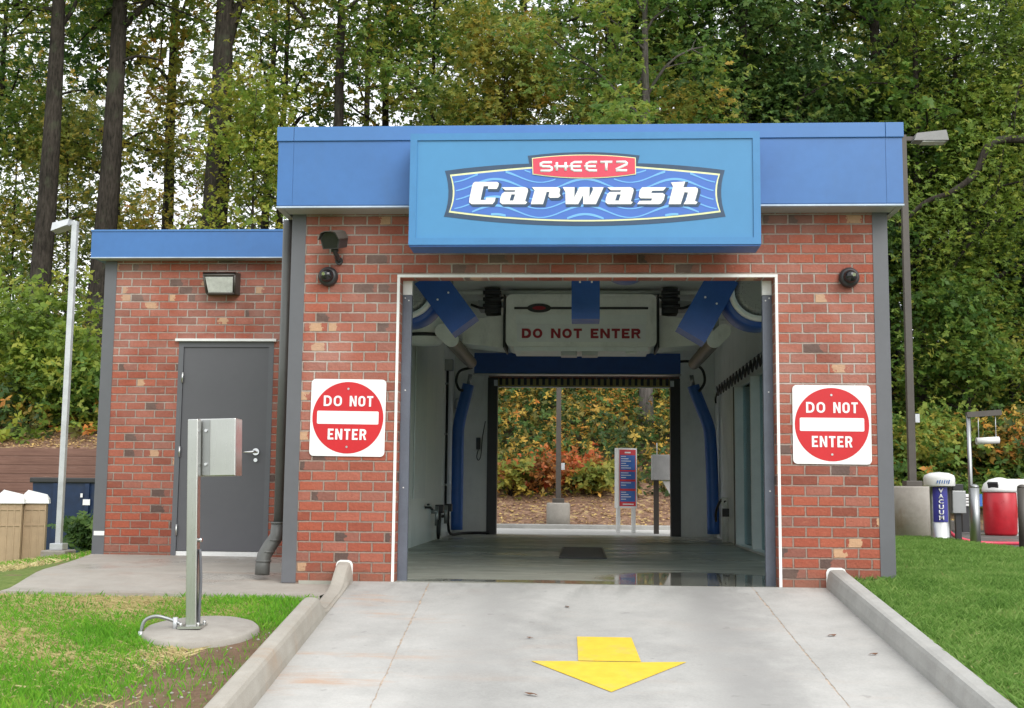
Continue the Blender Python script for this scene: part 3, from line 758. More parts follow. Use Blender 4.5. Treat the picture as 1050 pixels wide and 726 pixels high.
# rear door: dark jambs, brush holder across the head
for sg in (-1, 1):
    a, b = sorted((sg*1.625, sg*1.46))
    box(a, b, LEN-.20, LEN+.004, .001, 2.64).build('rear_jamb', M['dark'], B)
    a, b = sorted((sg*1.52, sg*1.46))
    box(a, b, LEN-.225, LEN-.202, 2.50, 2.60).build('bracket', M['inpanel'], B)
bh = box(-1.458, 1.458, LEN-.10, LEN-.05, 2.505, 2.71).build('brush_holder', M['olive'], B)
bb = MB()
for k in range(28):
    x = -1.41+k*(2.82/27); bb.box(x-.024, x+.024, LEN-.135, LEN-.1005, 2.525, 2.645)
bb.build('slot', M['dark'], bh)
box(-1.458, 1.458, LEN-.104, LEN-.046, 2.488, 2.504).build('brush_strip', M['white_paint'], bh)
# window in the right wall, plus unseen front windows added to brighten the bay
def glazing(sg, stiles, y0, y1, zt, pm):
    wn = None
    for y in stiles:
        a, b = sorted((sg*(IW-.085), sg*(IW+.10))); f_ = box(a, b, y-.032, y+.032, .032, zt-.002)
        if wn is None: wn = f_.build('window', M['inpanel'], B)
        else: f_.build('mullion', M['inpanel'], wn)
    a, b = sorted((sg*(IW-.09), sg*(IW+.10))); box(a, b, y0+.001, y1-.001, .001, .03).build('sill', M['inpanel'], wn)
    a, b = sorted((sg*(IW+.03), sg*(IW+.04)))
    for u, v in zip(stiles[:-1], stiles[1:]): box(a, b, u+.033, v-.033, .032, zt-.002).build('pane', M['clear'], wn)
glazing(1, (WY0+.033, 4.62, 5.72, WY1-.033), WY0, WY1, WZ1, 'pane'); glazing(1, (.433, 1.5, 2.5, 3.567), .4, 3.6, 2.95, 'clear'); glazing(-1, (.433, 1.35, 2.267), .4, 2.3, 2.95, 'clear')  # the two front glazings are unseen extras for daylight
box(IW-.095, IW-.002, WY1+.003, WY1+.06, .001, WZ1).build('window_jamb', M['dark'], B)
# service door
dy = WYF-.004
fr = MB().prism([(DL, DZ0), (DL+.052, DZ0), (DL+.052, DZT-.055), (DR-.052, DZT-.055), (DR-.052, DZ0), (DR, DZ0), (DR, DZT), (DL, DZT)], dy, dy+.1).build('door_frame', M['trim'], B)
box(DL-.03, DR+.03, dy-.04, dy+.02, DZT+.002, DZT+.028).build('drip_cap', M['white_paint'], fr)
door = box(DL+.055, DR-.055, dy+.014, dy+.06, DZ0+.055, DZT-.058).build('door', M['door'], B)
box(DL+.053, DR-.053, dy+.008, dy+.08, DZ0, DZ0+.05).build('threshold', M['white_paint'], B)
for zz in (1.87, 1.10, .30):
    MB().tube([(DL+.053, dy-.004, zz-.055), (DL+.053, dy-.004, zz+.055)], .011, 10).build('hinge', M['steel'], door)
hd = MB().tube([(-3.375, dy+.012, 1.105), (-3.375, dy-.008, 1.105)], .036, 18); hd.build('handle_rose', M['chrome'], door)
hl = MB().tube([(-3.375, dy-.009, 1.105), (-3.375, dy-.05, 1.105), (-3.39, dy-.055, 1.104), (-3.49, dy-.055, 1.098)], [.013, .013, .013, .009], 10)
hl.build('handle', M['chrome'], door)
MB().tube([(-3.375, dy+.012, 1.02), (-3.375, dy-.006, 1.02)], .02, 14).build('lock', M['chrome'], door)
# small white tag low on the wing's corner trim
box(-5.035, -4.925, WYF-.011, WYF-.0065, .235, .28).build('tag_plate', M['white_vinyl'], B)
# downspout in the inside corner
dp = MB().tube([(-2.53, .22, 3.0), (-2.53, .22, .45)], .045, 20)
dpo = dp.build('downspout', M['pipe'], B)
el = MB().tube([(-2.535, .22, .449), (-2.545, .215, .34), (-2.60, .19, .25), (-2.635, .17, .18), (-2.642, .165, .11), (-2.64, .15, .03)], [.058, .058, .058, .058, .06, .06], 20)
el.build('elbow', M['pipe'], dpo)
for c, r_ in (((-2.535, .22, .45), .062), ((-2.563, .206, .31), .063), ((-2.615, .181, .215), .063), ((-2.638, .168, .14), .065)):
    cc = Vector(c); MB().tube([cc+Vector((0, 0, .008)), cc-Vector((0, 0, .008))], r_, 20).build('collar', M['pipe'], dpo)

# ------------------------------------------------------------------ sign cabinet
SC = thing('sign_cabinet', 'wide light blue sign cabinet with wavy blue Carwash badge over the bay', 'sign', (0, -.4, 3.08))
SX0, SX1, SZ0, SZ1, SY = -1.384, 1.342, 2.632, 3.524, -.55
fr_ = MB().prism([(SX0, SZ0), (SX1, SZ0), (SX1, SZ1), (SX0, SZ1)], SY, -.27, holes=[[(SX0+.055, SZ0+.055), (SX1-.055, SZ0+.055), (SX1-.055, SZ1-.055), (SX0+.055, SZ1-.055)]])
fr_.build('cabinet_frame', M['sign_frame'], SC)
box(SX0+.012, SX1-.012, -.268, -.2535, SZ0+.004, SZ1-.01).build('cabinet_back', M['sign_under'], SC)
box(SX0+.004, SX1-.004, SY+.01, -.272, SZ0-.012, SZ0-.001).build('cabinet_return', M['sign_under'], SC)
box(SX0+.054, SX1-.054, SY+.012, SY+.03, SZ0+.054, SZ1-.054).build('sign_face', M['sign'], SC)
sfy = SY+.011
def sp_(px, py): p = at(px, py, SY+.01); return (p.x, p.z)
def layer(name, poly, k, mat, t=.0018):
    """film layer number k on the sign face"""
    y1 = sfy-.0019*k
    return MB().prism([sp_(*q) for q in poly], y1-t, y1).build(name, mat, SC)
def arc(p, q, bul, n=10):
    """points p..q bulging by bul px in +y"""
    return [(p[0]+(q[0]-p[0])*t, p[1]+(q[1]-p[1])*t+bul*4*t*(1-t)) for t in np.linspace(0, 1, n)]
def sidearc(p, q, bul, n=8):
    return [(p[0]+(q[0]-p[0])*t+bul*4*t*(1-t), p[1]+(q[1]-p[1])*t) for t in np.linspace(0, 1, n)]
top = arc((456.3, 175.2), (542.7, 167.8), -1.2); tab = [(541.3, 159.8)]+arc((541.3, 159.8), (655.9, 159.4), -3.6)[1:]+[(653.8, 167.4)]
outer = top+tab+arc((653.8, 167.4), (743.2, 174.5), -1.2)[1:]+sidearc((743.2, 174.5), (744, 222), -4.2)[1:]+arc((744, 222), (455.2, 222), 9.6, 16)[1:]+sidearc((455.2, 222), (456.3, 175.2), 4.2)[1:-1]
layer('badge_border', outer, 0, M['navy'])
def ring(d):
    t = arc((461.4+d, 179.3+d), (600, 167.6+d), -1.0)+arc((600, 167.6+d), (738.3-d, 178.3+d), -1.0)[1:]
    return t+sidearc((738.3-d, 178.3+d), (739-d, 217.6-d), -3.6)[1:]+arc((739-d, 217.6-d), (460.2+d, 217.9-d), 9.4, 16)[1:]+sidearc((460.2+d, 217.9-d), (461.4+d, 179.3+d), 3.6)[1:-1]
layer('badge_line', ring(0), 1, M['cream']); layer('badge_field', ring(1.7), 2, M['badge_blue'])
# waves run behind the lettering, each a ribbon that stays inside the field
def inside(px, py):
    d = 2.4; t = (px-461.4)/(738.3-461.4)
    up = (179.3+(167.6-179.3)*min(1, 2*t)) if t < .5 else (167.6+(178.3-167.6)*(2*t-1))
    lo = 217.7+9.4*4*t*(1-t)
    sl_ = 461+3.6*4*((py-179)/39)*(1-(py-179)/39); sr_ = 738.6-3.6*4*((py-179)/39)*(1-(py-179)/39)
    return up-.6+d < py < lo-d and sl_+d < px < sr_-d and not (545 < px < 652 and py < 183.5)
for y0 in (172, 181, 190, 199, 208, 217, 226, 235):
    run = []; runs = []
    for px in np.arange(460, 741, 1.5):
        ph = (px-508)/92*2*math.pi
        py = y0-6.2*math.cos(ph)
        if inside(px, py): run.append((px, py, .45+.75*max(0, math.cos(ph))**.7*.9+.25*abs(math.sin(ph))))
        else:
            if len(run) > 3: runs.append(run)
            run = []
    if len(run) > 3: runs.append(run)
    for rn in runs:
        poly = [(a, b-c) for a, b, c in rn]+[(a, b+c) for a, b, c in reversed(rn)]
        layer('wave', poly, 3, M['wave'])
glyph = {}
A_ = [(452, 297), (618, 296), (637, 304), (641, 322), (620, 396), (635, 403), (622, 418), (455, 418), (438, 404), (441, 378), (452, 345), (470, 330), (545, 330), (550, 318), (478, 318)]
A_h = [(522, 348), (548, 348), (534, 392), (508, 392)]
letters = [
 ([(262, 258), (418, 258), (431, 268), (428, 288), (416, 309), (352, 309), (356, 289), (322, 289), (300, 388), (336, 388), (341, 371), (408, 371), (402, 398), (385, 418), (235, 418), (218, 405), (220, 380), (240, 285), (248, 266)], None),
 (A_, A_h),
 ([(668, 296), (855, 296), (871, 308), (866, 340), (874, 358), (858, 372), (798, 373), (786, 362), (794, 330), (774, 330), (748, 418), (660, 418), (688, 318)], None),
 ([(889, 296), (975, 296), (972, 368), (1008, 296), (1082, 296), (1080, 368), (1108, 310), (1100, 296), (1183, 296), (1128, 418), (1035, 418), (1036, 352), (1000, 418), (910, 418), (908, 330)], None),
 ([(x+757, y) for x, y in A_], [(x+757, y) for x, y in A_h]),
 ([(x+1050, y) for x, y in [(408, 297), (582, 296), (560, 321), (480, 322), (474, 338), (556, 338), (572, 350), (565, 385), (545, 412), (530, 418), (372, 418), (390, 394), (474, 393), (480, 377), (397, 376), (384, 362), (390, 322)]], None),
 ([(x+1050, y) for x, y in [(615, 262), (718, 255), (704, 297), (790, 296), (808, 305), (808, 325), (787, 395), (806, 403), (795, 418), (705, 418), (722, 390), (737, 334), (712, 332), (685, 418), (597, 418), (630, 290)]], None)]
def px7(q, dx=0, dy=0): return [(450+x/7+dx, 150+y/7+dy) for x, y in q]
def grow(poly, d):
    """offset a polygon outwards by d px (mitred, clipped)"""
    P = [Vector(q) for q in poly]; n = len(P)
    area = sum(P[i].x*P[(i+1) % n].y-P[(i+1) % n].x*P[i].y for i in range(n)); s = 1 if area > 0 else -1
    out = []
    for i in range(n):
        a = (P[i]-P[i-1]).normalized(); b = (P[(i+1) % n]-P[i]).normalized()
        na = Vector((a.y, -a.x))*s; nb = Vector((b.y, -b.x))*s
        mm = (na+nb); mm = mm.normalized() if mm.length > 1e-3 else na
        out.append(tuple(P[i]+mm*min(d/max(.35, mm.dot(na)), d*1.6)))
    return out
for i, (poly, hole) in enumerate(letters):
    q = px7(poly)
    layer('letter_shadow', grow(px7(poly, 1.6, 1.3), 1.2), 4+(i % 2)*.25, M['navy'], .0015)
for i, (poly, hole) in enumerate(letters):
    q = px7(poly); yb = sfy-.0019*5.6
    hs_ = [[sp_(*p) for p in px7(hole)]] if hole else ()
    MB().prism([sp_(*p) for p in q], yb-.002, yb, holes=hs_).build('letter', M['white_vinyl'], SC)
# red name plate
plate = arc((546.4, 163.2), (651, 162.8), -3.2, 12)+arc((651.2, 178.4), (547, 178.4), 4.0, 12)
layer('name_plate_edge', grow(plate, .9), 5.2, M['cream']); layer('name_plate', plate, 6.4, M['redpl'])
def stroke_letters(name, word, x0, x1, zb, zt, wdt):
    sh = {'S': [[(1, 1), (.25, 1), (0, .85), (0, .65), (.2, .52), (.8, .5), (1, .36), (1, .15), (.8, 0), (0, 0)]],
          'H': [[(.12, 0), (.12, 1)], [(.88, 0), (.88, 1)], [(-.12, .5), (1.12, .5)]],
          'E': [[(1, 1), (.35, 1), (.1, .85), (.1, .15), (.35, 0), (1, 0)], [(-.12, .5), (.9, .5)]],
          'T': [[(-.02, 1), (1.02, 1)], [(.5, 1), (.5, 0)]],
          'Z': [[(.05, 1), (.85, 1), (.98, .86), (.95, .7), (.05, .14), (.05, 0), (1, 0)]]}
    n = len(word); cw = (x1-x0)/(n+.30*(n-1)); 
    for i, ch in enumerate(word):
        mb = MB(); xa = x0+i*cw*1.30
        for st in sh[ch]:
            pts = [(xa+u*cw, sfy-.0019*7.6+.007, zb+v*(zt-zb)) for u, v in st]
            mb.tube([Vector(p) for p in pts], wdt, 8)
        mb.build(name, M['white_vinyl'], SC)
(xa, zt_), (xb, zb_) = sp_(554.3, 167.0), sp_(643.0, 175.2)
stroke_letters('plate_letter', 'SHEETZ', xa, xb, zb_, zt_, .0128)

# ------------------------------------------------------------------ signs, cameras, lamp on the walls
def no_entry(cx, cz, label, roll):
    T = thing('no_entry_sign', label, 'sign', (cx, -.006, cz), 'do not enter signs on the brick piers')
    bm = MB(); h = .308; r = .035
    def rr(hx, hz, r): 
        out = []
        for sx, sz, a0 in ((1, 1, 0), (-1, 1, 90), (-1, -1, 180), (1, -1, 270)):
            for k in range(6):
                a = R(a0+k*18); out.append((cx+sx*(hx-r)+r*math.cos(a), cz+sz*(hz-r)+r*math.sin(a)))
        return out
    MB().prism(rr(h, h*1.02, r), -.012, -.008).build('sign_panel', M['white_vinyl'], T)
    MB().prism([(cx+.292*math.cos(a), cz+.292*math.sin(a)) for a in np.linspace(0, 2*math.pi, 64, endpoint=False)], -.0138, -.0122).build('red_disc', M['red'], T)
    MB().prism(rr(.253, .053, .01), -.0155, -.0140).build('white_bar', M['white_vinyl'], T)
    for a_, b_, wd in ((-.202, -.052, 'DO'), (.012, .205, 'NOT')): block_word(wd, cx+a_, cx+b_, cz+.092, cz+.178, -.0155, M['white_vinyl'], T, .20)
    block_word('ENTER', cx-.160, cx+.158, cz-.180, cz-.092, -.0155, M['white_vinyl'], T, .20)
    for dz in (.235, -.238): MB().tube([(cx-.002, -.0138, cz+dz), (cx-.002, -.018, cz+dz)], .009, 12).build('bolt', M['steel'], T)
    T.rotation_euler = (0, roll, 0)
no_entry(-1.932, 1.312, 'square white and red do not enter sign on the brick pier beside the downspout', .008)
no_entry(1.959, 1.282, 'square white and red do not enter sign on the brick pier beside the lawn', .004)

def dome(cx, cz, label, tx):
    T = thing('dome_camera', label, 'camera', (cx, -.001, cz), 'dome cameras on the brick front')
    d = MB()
    def ax(mb, prof, n=28):     # lathe about the Y axis
        b = MB().lathe(0, 0, prof, n)
        mb.add([(cx+v[0], -.001-v[2], cz+v[1]) for v in b.v], [tuple(reversed(f)) for f in b.f], True)
    ax(d, [(.078, 0), (.082, .01), (.08, .035), (.07, .055), (.055, .062)]); d.build('housing', M['dark'], T)
    e = MB(); ax(e, [(.056, .058), (.054, .075), (.045, .10), (.028, .115), (.001, .12)]); e.build('dome', M['smoked'], T)
    l = MB().tube([(cx+tx, -.10, cz+.01), (cx+tx*1.3, -.122, cz+.006)], .014, 14); l.build('lens', M['chrome'], T)
dome(-2.124, 2.476, 'small dark dome camera on the brick just below the box camera', -.015)
dome(2.117, 2.467, 'small dark dome camera alone on the right brick pier', .015)

BC = thing('box_camera', 'dark hooded box camera on a bent arm high on the left brick pier', 'camera', (-2.07, 0, 2.6))
hd_ = Vector((-.16, -.95, -.24)).normalized(); sx_ = Vector((.95, -.16, 0)).normalized(); uz_ = sx_.cross(hd_).normalized()
if uz_.z < 0: uz_ = -uz_
c0 = at(342.5, 246.5, -.20)
oct_ = [(-.082, .012), (-.058, .060), (-.03, .070), (.03, .070), (.058, .060), (.082, .012), (.066, -.066), (-.066, -.066)]
bd = MB(); n = 8
vs = [c0+hd_*.09+sx_*a+uz_*b for a, b in oct_]+[c0-hd_*.12+sx_*a*.95+uz_*b*.95 for a, b in oct_]
bd.add(vs, [tuple(range(n)), tuple(reversed(range(n, 2*n)))]+[(i, n+i, n+(i+1) % n, (i+1) % n) for i in range(n)]); bd.build('camera_body', M['dark'], BC)
hdv = [c0+hd_*.125+sx_*a*1.08+uz_*(b+.004)*1.1 for a, b in oct_[:6]]+[c0-hd_*.1+sx_*a*1.08+uz_*(b+.004)*1.1 for a, b in oct_[:6]]
hdv += [v-uz_*.006 for v in hdv]
hm = MB().add(hdv, [(i, i+1, 7+i, 6+i) for i in range(5)]+[(12+i+1, 12+i, 18+i, 19+i) for i in range(5)]+[(i, 12+i, 13+i, 1+i) for i in range(5)]); hm.build('hood', M['poleb'], BC)
MB().add([c0+hd_*.0925+sx_*a*.86+uz_*(b*.86) for a, b in oct_], [tuple(range(8))]).build('front_glass', M['smoked'], BC)
wp_ = at(348, 268, 0)
MB().tube(wavy([c0-uz_*.064, c0-uz_*.10+hd_*-.01, c0-uz_*.14-hd_*.06, (wp_.x-.012, -.06, wp_.z+.02), (wp_.x, -.02, wp_.z)], 5), .019, 10).build('arm', M['dark'], BC)
MB().tube([c0-uz_*.062, c0-uz_*.095], .032, 12).build('joint', M['dark'], BC)
MB().tube([(wp_.x, -.001, wp_.z), (wp_.x, -.022, wp_.z)], .032, 16).build('wall_plate', M['dark'], BC)

WLp = thing('wall_lamp', 'dark bronze wall pack lamp with frosted lens above the grey door', 'lamp', (-3.77, 2.52, 2.85))
hb = MB(); x0, x1, z0, z1, yb = -3.945, -3.60, 2.735, 2.965, WYF-.001
hv = [(x0, yb, z0), (x1, yb, z0), (x1, yb, z1), (x0, yb, z1), (x0+.02, yb-.10, z0), (x1-.02, yb-.10, z0), (x1, yb-.19, z1-.02), (x0, yb-.19, z1-.02)]
hb.add(hv, [(0, 1, 5, 4), (1, 2, 6, 5), (2, 3, 7, 6), (3, 0, 4, 7), (0, 3, 2, 1)])
hb.add([(x0, yb-.19, z1-.02), (x1, yb-.19, z1-.02), (x1, yb-.0, z1+.001), (x0, yb-.0, z1+.001)], [(0, 1, 2, 3)])
hb.build('lamp_housing', M['poleb'], WLp)
nrm_ = Vector((0, -1, -.45)).normalized()
def lens_pt(u, v):   # across the slanting front
    a = Vector((x0+.02, yb-.10, z0)).lerp(Vector((x0, yb-.19, z1-.02)), v); b = Vector((x1-.02, yb-.10, z0)).lerp(Vector((x1, yb-.19, z1-.02)), v)
    return a.lerp(b, u)
lv = [lens_pt(u, v)+nrm_*.004 for u, v in ((.09, .08), (.91, .08), (.93, .80), (.07, .80))]
MB().add(lv+[v+nrm_*.012 for v in lv], [(4, 5, 6, 7), (0, 1, 5, 4), (1, 2, 6, 5), (2, 3, 7, 6), (3, 0, 4, 7)]).build('lens', M['lens'], WLp)
fm = MB()
for a, b in (((.02, .02), (.98, .02)), ((.02, .88), (.98, .88)), ((.02, .02), (.02, .88)), ((.98, .02), (.98, .88))):
    fm.tube([lens_pt(*a)+nrm_*.006, lens_pt(*b)+nrm_*.006], .012, 8)
fm.build('lens_frame', M['poleb'], WLp)

# ------------------------------------------------------------------ wash equipment inside the bay
def capsule_xz(cx, cz, length, width, ang, n=10):
    h = (length-width)/2; out = []
    for s_, a0 in ((1, -90), (-1, 90)):
        for k in range(n+1):
            a = R(a0+180*k/n); u = s_*h+width/2*math.cos(a); v = width/2*math.sin(a)
            out.append((cx+u*math.cos(ang)-v*math.sin(ang), cz+u*math.sin(ang)+v*math.cos(ang)))
    return out
def blower(label, cx, cz, r, nozzle, rim=True):
    """blower hung from the ceiling: drum with a perforated inlet facing the entrance and a flat nozzle"""
    T = thing('air_blower', label, 'dryer blower', (cx, 1.5, cz), 'blue dryer blowers under the bay ceiling')
    def yl(prof, n=40):
        b = MB().lathe(0, 0, prof, n); q = MB()
        return q.add([(cx+v[0], v[2], cz+v[1]) for v in b.v], [tuple(reversed(f)) for f in b.f], True)
    yl([(r*1.16, 1.9), (r*1.18, 1.88), (r*1.18, 1.53), (r*1.14, 1.505), (r*1.0, 1.50)]).build('drum', M['bluedk'], T)
    yl([(r*.80, 1.498), (r*.82, 1.462), (r*.97, 1.455), (r*1.0, 1.475), (r*1.0, 1.499)]).build('inlet_ring', M['white_paint'], T)
    yl([(r*.81, 1.492), (r*.6, 1.49), (.001, 1.488)]).build('inlet_grille', M['grille'], T)
    y0, y1 = 1.44, 1.78
    nz = MB().prism(nozzle, y0, y1); nz.build('nozzle', M['bluedk'], T)
    a, b, c_, d = [Vector((p[0], 0, p[1])) for p in nozzle]
    bl = MB()
    for t in (.3, .72):
        p = a.lerp(b, t).lerp(d.lerp(c_, t), .42); bl.tube([(p.x, y0, p.z), (p.x, y0-.008, p.z)], .010, 8)
    bl.build('bolt', M['white_paint'], T)
    box(cx-.05, cx+.05, 1.6, 1.7, cz+r*1.12, 3.198).build('hanger', M['steel_dk'], T)
def q2(*pts, y=1.44): return [(at(px, py, y).x, at(px, py, y).z) for px, py in pts]
blower('blue dryer blower in the right upper corner of the bay with slanting nozzle', 1.63, 2.615, .295, q2((729, 275), (757, 290), (723, 351.5), (695, 335)))
blower('blue dryer blower in the left upper corner of the bay half behind the jamb', -1.70, 2.625, .285, q2((425, 291), (452, 275), (488, 323.7), (463, 342)))
blower('middle blue dryer blower with its flat nozzle hanging straight down', .39, 2.99, .22, q2((586, 262), (615, 262), (615, 327), (586, 327)))

GT = thing('wash_gantry', 'pale overhead wash machine with rounded front and DO NOT ENTER strip', 'wash machine', (-.04, 5.0, 2.7))
gy = 4.6; gx0, gx1, gz0, gz1 = -.945, .86, 2.455, 3.09
def rrect(x0, x1, z0, z1, r, n=6):
    out = []
    for cx, cz, a0 in ((x1-r, z1-r, 0), (x0+r, z1-r, 90), (x0+r, z0+r, 180), (x1-r, z0+r, 270)):
        for k in range(n+1): a = R(a0+90*k/n); out.append((cx+r*math.cos(a), cz+r*math.sin(a)))
    return out
MB().prism(rrect(gx0, gx1, gz0, gz1, .07), gy, gy+.75).build('shell', M['machine'], GT)
MB().prism(rrect(gx0+.035, gx1-.035, gz0+.03, gz1-.035, .10), gy-.018, gy-.001).build('front_cover', M['machine'], GT)
box(gx0+.12, gx1-.12, gy-.026, gy-.0185, gz0+.27, gz0+.385).build('recess', M['ceil'], GT)
box(gx0+.135, gx1-.13, gy-.030, gy-.0185, gz0+.055, gz0+.268).build('label_strip', M['white_vinyl'], GT)
for wd, fa_, fb_ in [('DO', 0.0, 0.1732), ('NOT', 0.2463, 0.5073), ('ENTER', 0.5805, 1.0)]:
    block_word(wd, gx0+.195+fa_*(gx1-gx0-.385), gx0+.195+fb_*(gx1-gx0-.385), gz0+.098, gz0+.215, gy-.0315, M['redtext'], GT, .27, .12, .36)
box(gx0+.10, gx1-.10, gy-.027, gy-.0185, gz1-.185, gz1-.158).build('stripe', M['dark'], GT)
el_ = [(gx0+.40+.145*math.cos(a), gz1-.172+.055*math.sin(a)) for a in np.linspace(0, 2*math.pi, 36, endpoint=False)]
MB().prism(el_, gy-.034, gy-.028).build('badge', M['dark'], GT)
el2 = [(gx0+.40+.08*math.cos(a), gz1-.172+.022*math.sin(a)) for a in np.linspace(0, 2*math.pi, 28, endpoint=False)]
MB().prism(el2, gy-.037, gy-.0345).build('badge_mark', M['redtext'], GT)
for sg in (-1, 1):
    xi = gx0-.012 if sg < 0 else gx1+.012
    a, b = sorted((xi, xi+sg*.022)); box(a, b, gy+.005, gy+.74, gz0-.01, gz1).build('side_seal', M['black'], GT)
    # slanting carriage arms out to the rails
    xo = sg*1.48
    p = MB().prism([(xi+sg*.024, gz0+.0), (xi+sg*.024, gz0+.40), (xo, gz0+.33), (xo, gz0+.05)] if sg > 0 else [(xi+sg*.024, gz0+.0), (xo, gz0+.05), (xo, gz0+.33), (xi+sg*.024, gz0+.40)], gy+.12, gy+.62)
    p.build('carriage_arm', M['machine'], GT)
    tr = MB(); xa = xi+sg*.16
    tr.box(min(xa-.09, xa+.09), max(xa-.09, xa+.09), gy+.05, gy+.35, gz0+.42, gz0+.72)
    for k in range(3): tr.tube([(xa-.11, gy+.03, gz0+.5+.08*k), (xa+.11, gy+.03, gz0+.5+.08*k)], .025, 8)
    tr.build('trolley', M['dark'], GT)
    MB().tube(wavy([(xi+sg*.03, gy+.1, gz0+.62), (xi+sg*.25, gy+.06, gz0+.48), (xi+sg*.42, gy+.08, gz0+.52)], 6), .016, 8).build('cable', M['black'], GT)
box(-1.95, 1.95, gy+.80, gy+.92, 3.05, 3.13).build('bridge_beam', M['ceil'], GT)
MB().tube([(-2.1, gy+.2, 3.14), (2.1, gy+.2, 3.14)], .03, 10).build('conduit', M['inpanel'], GT)
for sg in (-1, 1): box(min(sg*1.05, sg*1.30), max(sg*1.05, sg*1.30), gy+.2, gy+.6, 2.95, 3.049).build('carriage_motor', M['steel_dk'], GT)
bt = MB(); bt.box(gx0+.1, gx1-.1, gy+.02, gy+.6, gz0-.05, gz0-.002); bt.build('bottom_tray', M['ceil'], GT)
for x in (-.28, -.03): box(x, x+.19, gy+.05, gy+.3, gz0-.10, gz0-.052).build('nozzle_block', M['steel_dk'], GT)
box(.50, .62, gy+.05, gy+.2, gz0-.075, gz0-.052).build('nozzle_block', M['machine'], GT)
# overhead rails with rounded end plates
for sg, lab in ((-1, 'pale capsule ended machine rail on the left under the blue blower'), (1, 'pale capsule ended machine rail on the right under the blue blower')):
    T = thing('machine_rail', lab, 'rail', (sg*1.58, 4, 2.52), 'overhead machine rails')
    cp = capsule_xz(sg*1.56-.03, 2.51, .30, .155, R(45*sg) if sg > 0 else R(-42))
    MB().prism(cp, 4.02, 6.5).build('rail_beam', M['railbrown'], T)
    MB().prism(capsule_xz(sg*1.56-.03, 2.51, .315, .17, R(45*sg) if sg > 0 else R(-42)), 3.98, 4.019).build('end_plate', M['machine'], T)
    hg = MB()
    for y in (4.3, 6.2): hg.box(sg*1.56-.06, sg*1.56, y-.04, y+.04, 2.60, 3.199)
    hg.build('hanger', M['steel_dk'], T)
# shallow white tank with black band in the left corner
T = thing('wall_tank', 'pale round wall tank with a black band in the upper left of the bay', 'tank', (-1.93, 4.2, 2.55))
MB().lathe(-1.88, 4.3, [(.02, 2.95), (.20, 2.93), (.245, 2.86), (.25, 2.60), (.24, 2.50), (.18, 2.44), (.02, 2.42)][::-1], 32).build('tank_body', M['machine'], T)
MB().lathe(-1.88, 4.3, [(.252, 2.515), (.262, 2.52), (.262, 2.55), (.252, 2.555)], 32).build('band', M['black'], T)
box(-2.199, -2.13, 4.2, 4.4, 2.5, 2.85).build('bracket', M['steel_dk'], T)

# blue spray arch at the far end
AR = thing('spray_arch', 'blue spray arch with header beam and two bent blue side tubes', 'spray arch', (0, 10, 0))
box(-1.80, 1.575, 9.88, 10.1, 2.645, 2.985, bev=.012).build('header_beam', M['bluedk'], AR)
box(-1.81, 1.585, 9.872, 10.108, 2.628, 2.643).build('header_lip', M['steel_dk'], AR)
for pts, hp in (([(1.79, 10, 2.47), (1.83, 10, 2.34), (1.93, 10, 2.08), (2.02, 10, 1.84), (2.06, 10, 1.6), (2.085, 10, .9), (2.095, 10, .07)], [(1.55, 9.98, 2.86), (1.74, 9.9, 2.85), (1.92, 9.86, 2.72), (1.96, 9.86, 2.52), (1.87, 9.88, 2.36)]),
                ([(-1.90, 10, 2.47), (-1.93, 10, 2.34), (-1.99, 10, 2.08), (-2.045, 10, 1.82), (-2.06, 10, 1.6), (-2.06, 10, .9), (-2.06, 10, .09)], [(-1.83, 9.9, 2.74), (-2.03, 9.86, 2.68), (-2.09, 9.86, 2.52), (-2.04, 9.88, 2.38), (-1.97, 9.89, 2.36)])):
    tb = MB().tube(wavy(pts, 5), .098, 18); t_ = tb.build('side_tube', M['bluehose'], AR)
    MB().tube([(pts[0][0], 10, 2.46), (pts[0][0]-.03*(1 if pts[0][0] > 0 else -1), 10, 2.64)], .035, 10).build('coupling', M['steel_dk'], AR)
    MB().tube(wavy(hp, 6), .022, 10).build('hose', M['black'], AR)

# left wall plumbing
T = thing('wall_pipe', 'thin black pipe running straight down the left bay wall', 'pipe', (-2.17, 9.25, .35))
MB().tube([(-2.165, 9.25, 2.62), (-2.165, 9.25, .34), (-2.165, 9.22, .33), (-2.165, 8.85, .33)], .022, 10).build('pipe_run', M['black'], T)
for zz in (.8, 1.6, 2.4): box(-2.199, -2.14, 9.23, 9.27, zz, zz+.03).build('clip', M['steel_dk'], T)
box(-2.199, -2.08, 9.15, 9.35, 2.625, 2.80).build('junction', M['steel_dk'], T)
T = thing('wall_tap', 'small dark tap low on the left bay wall', 'tap', (-2.2, 7.0, .49))
MB().tube([(-2.199, 7.0, .49), (-2.12, 7.0, .49), (-2.09, 7.0, .455)], .018, 10).build('spout', M['dark'], T)
MB().tube([(-2.15, 6.93, .53), (-2.15, 7.07, .53)], .014, 8).build('handle', M['dark'], T)
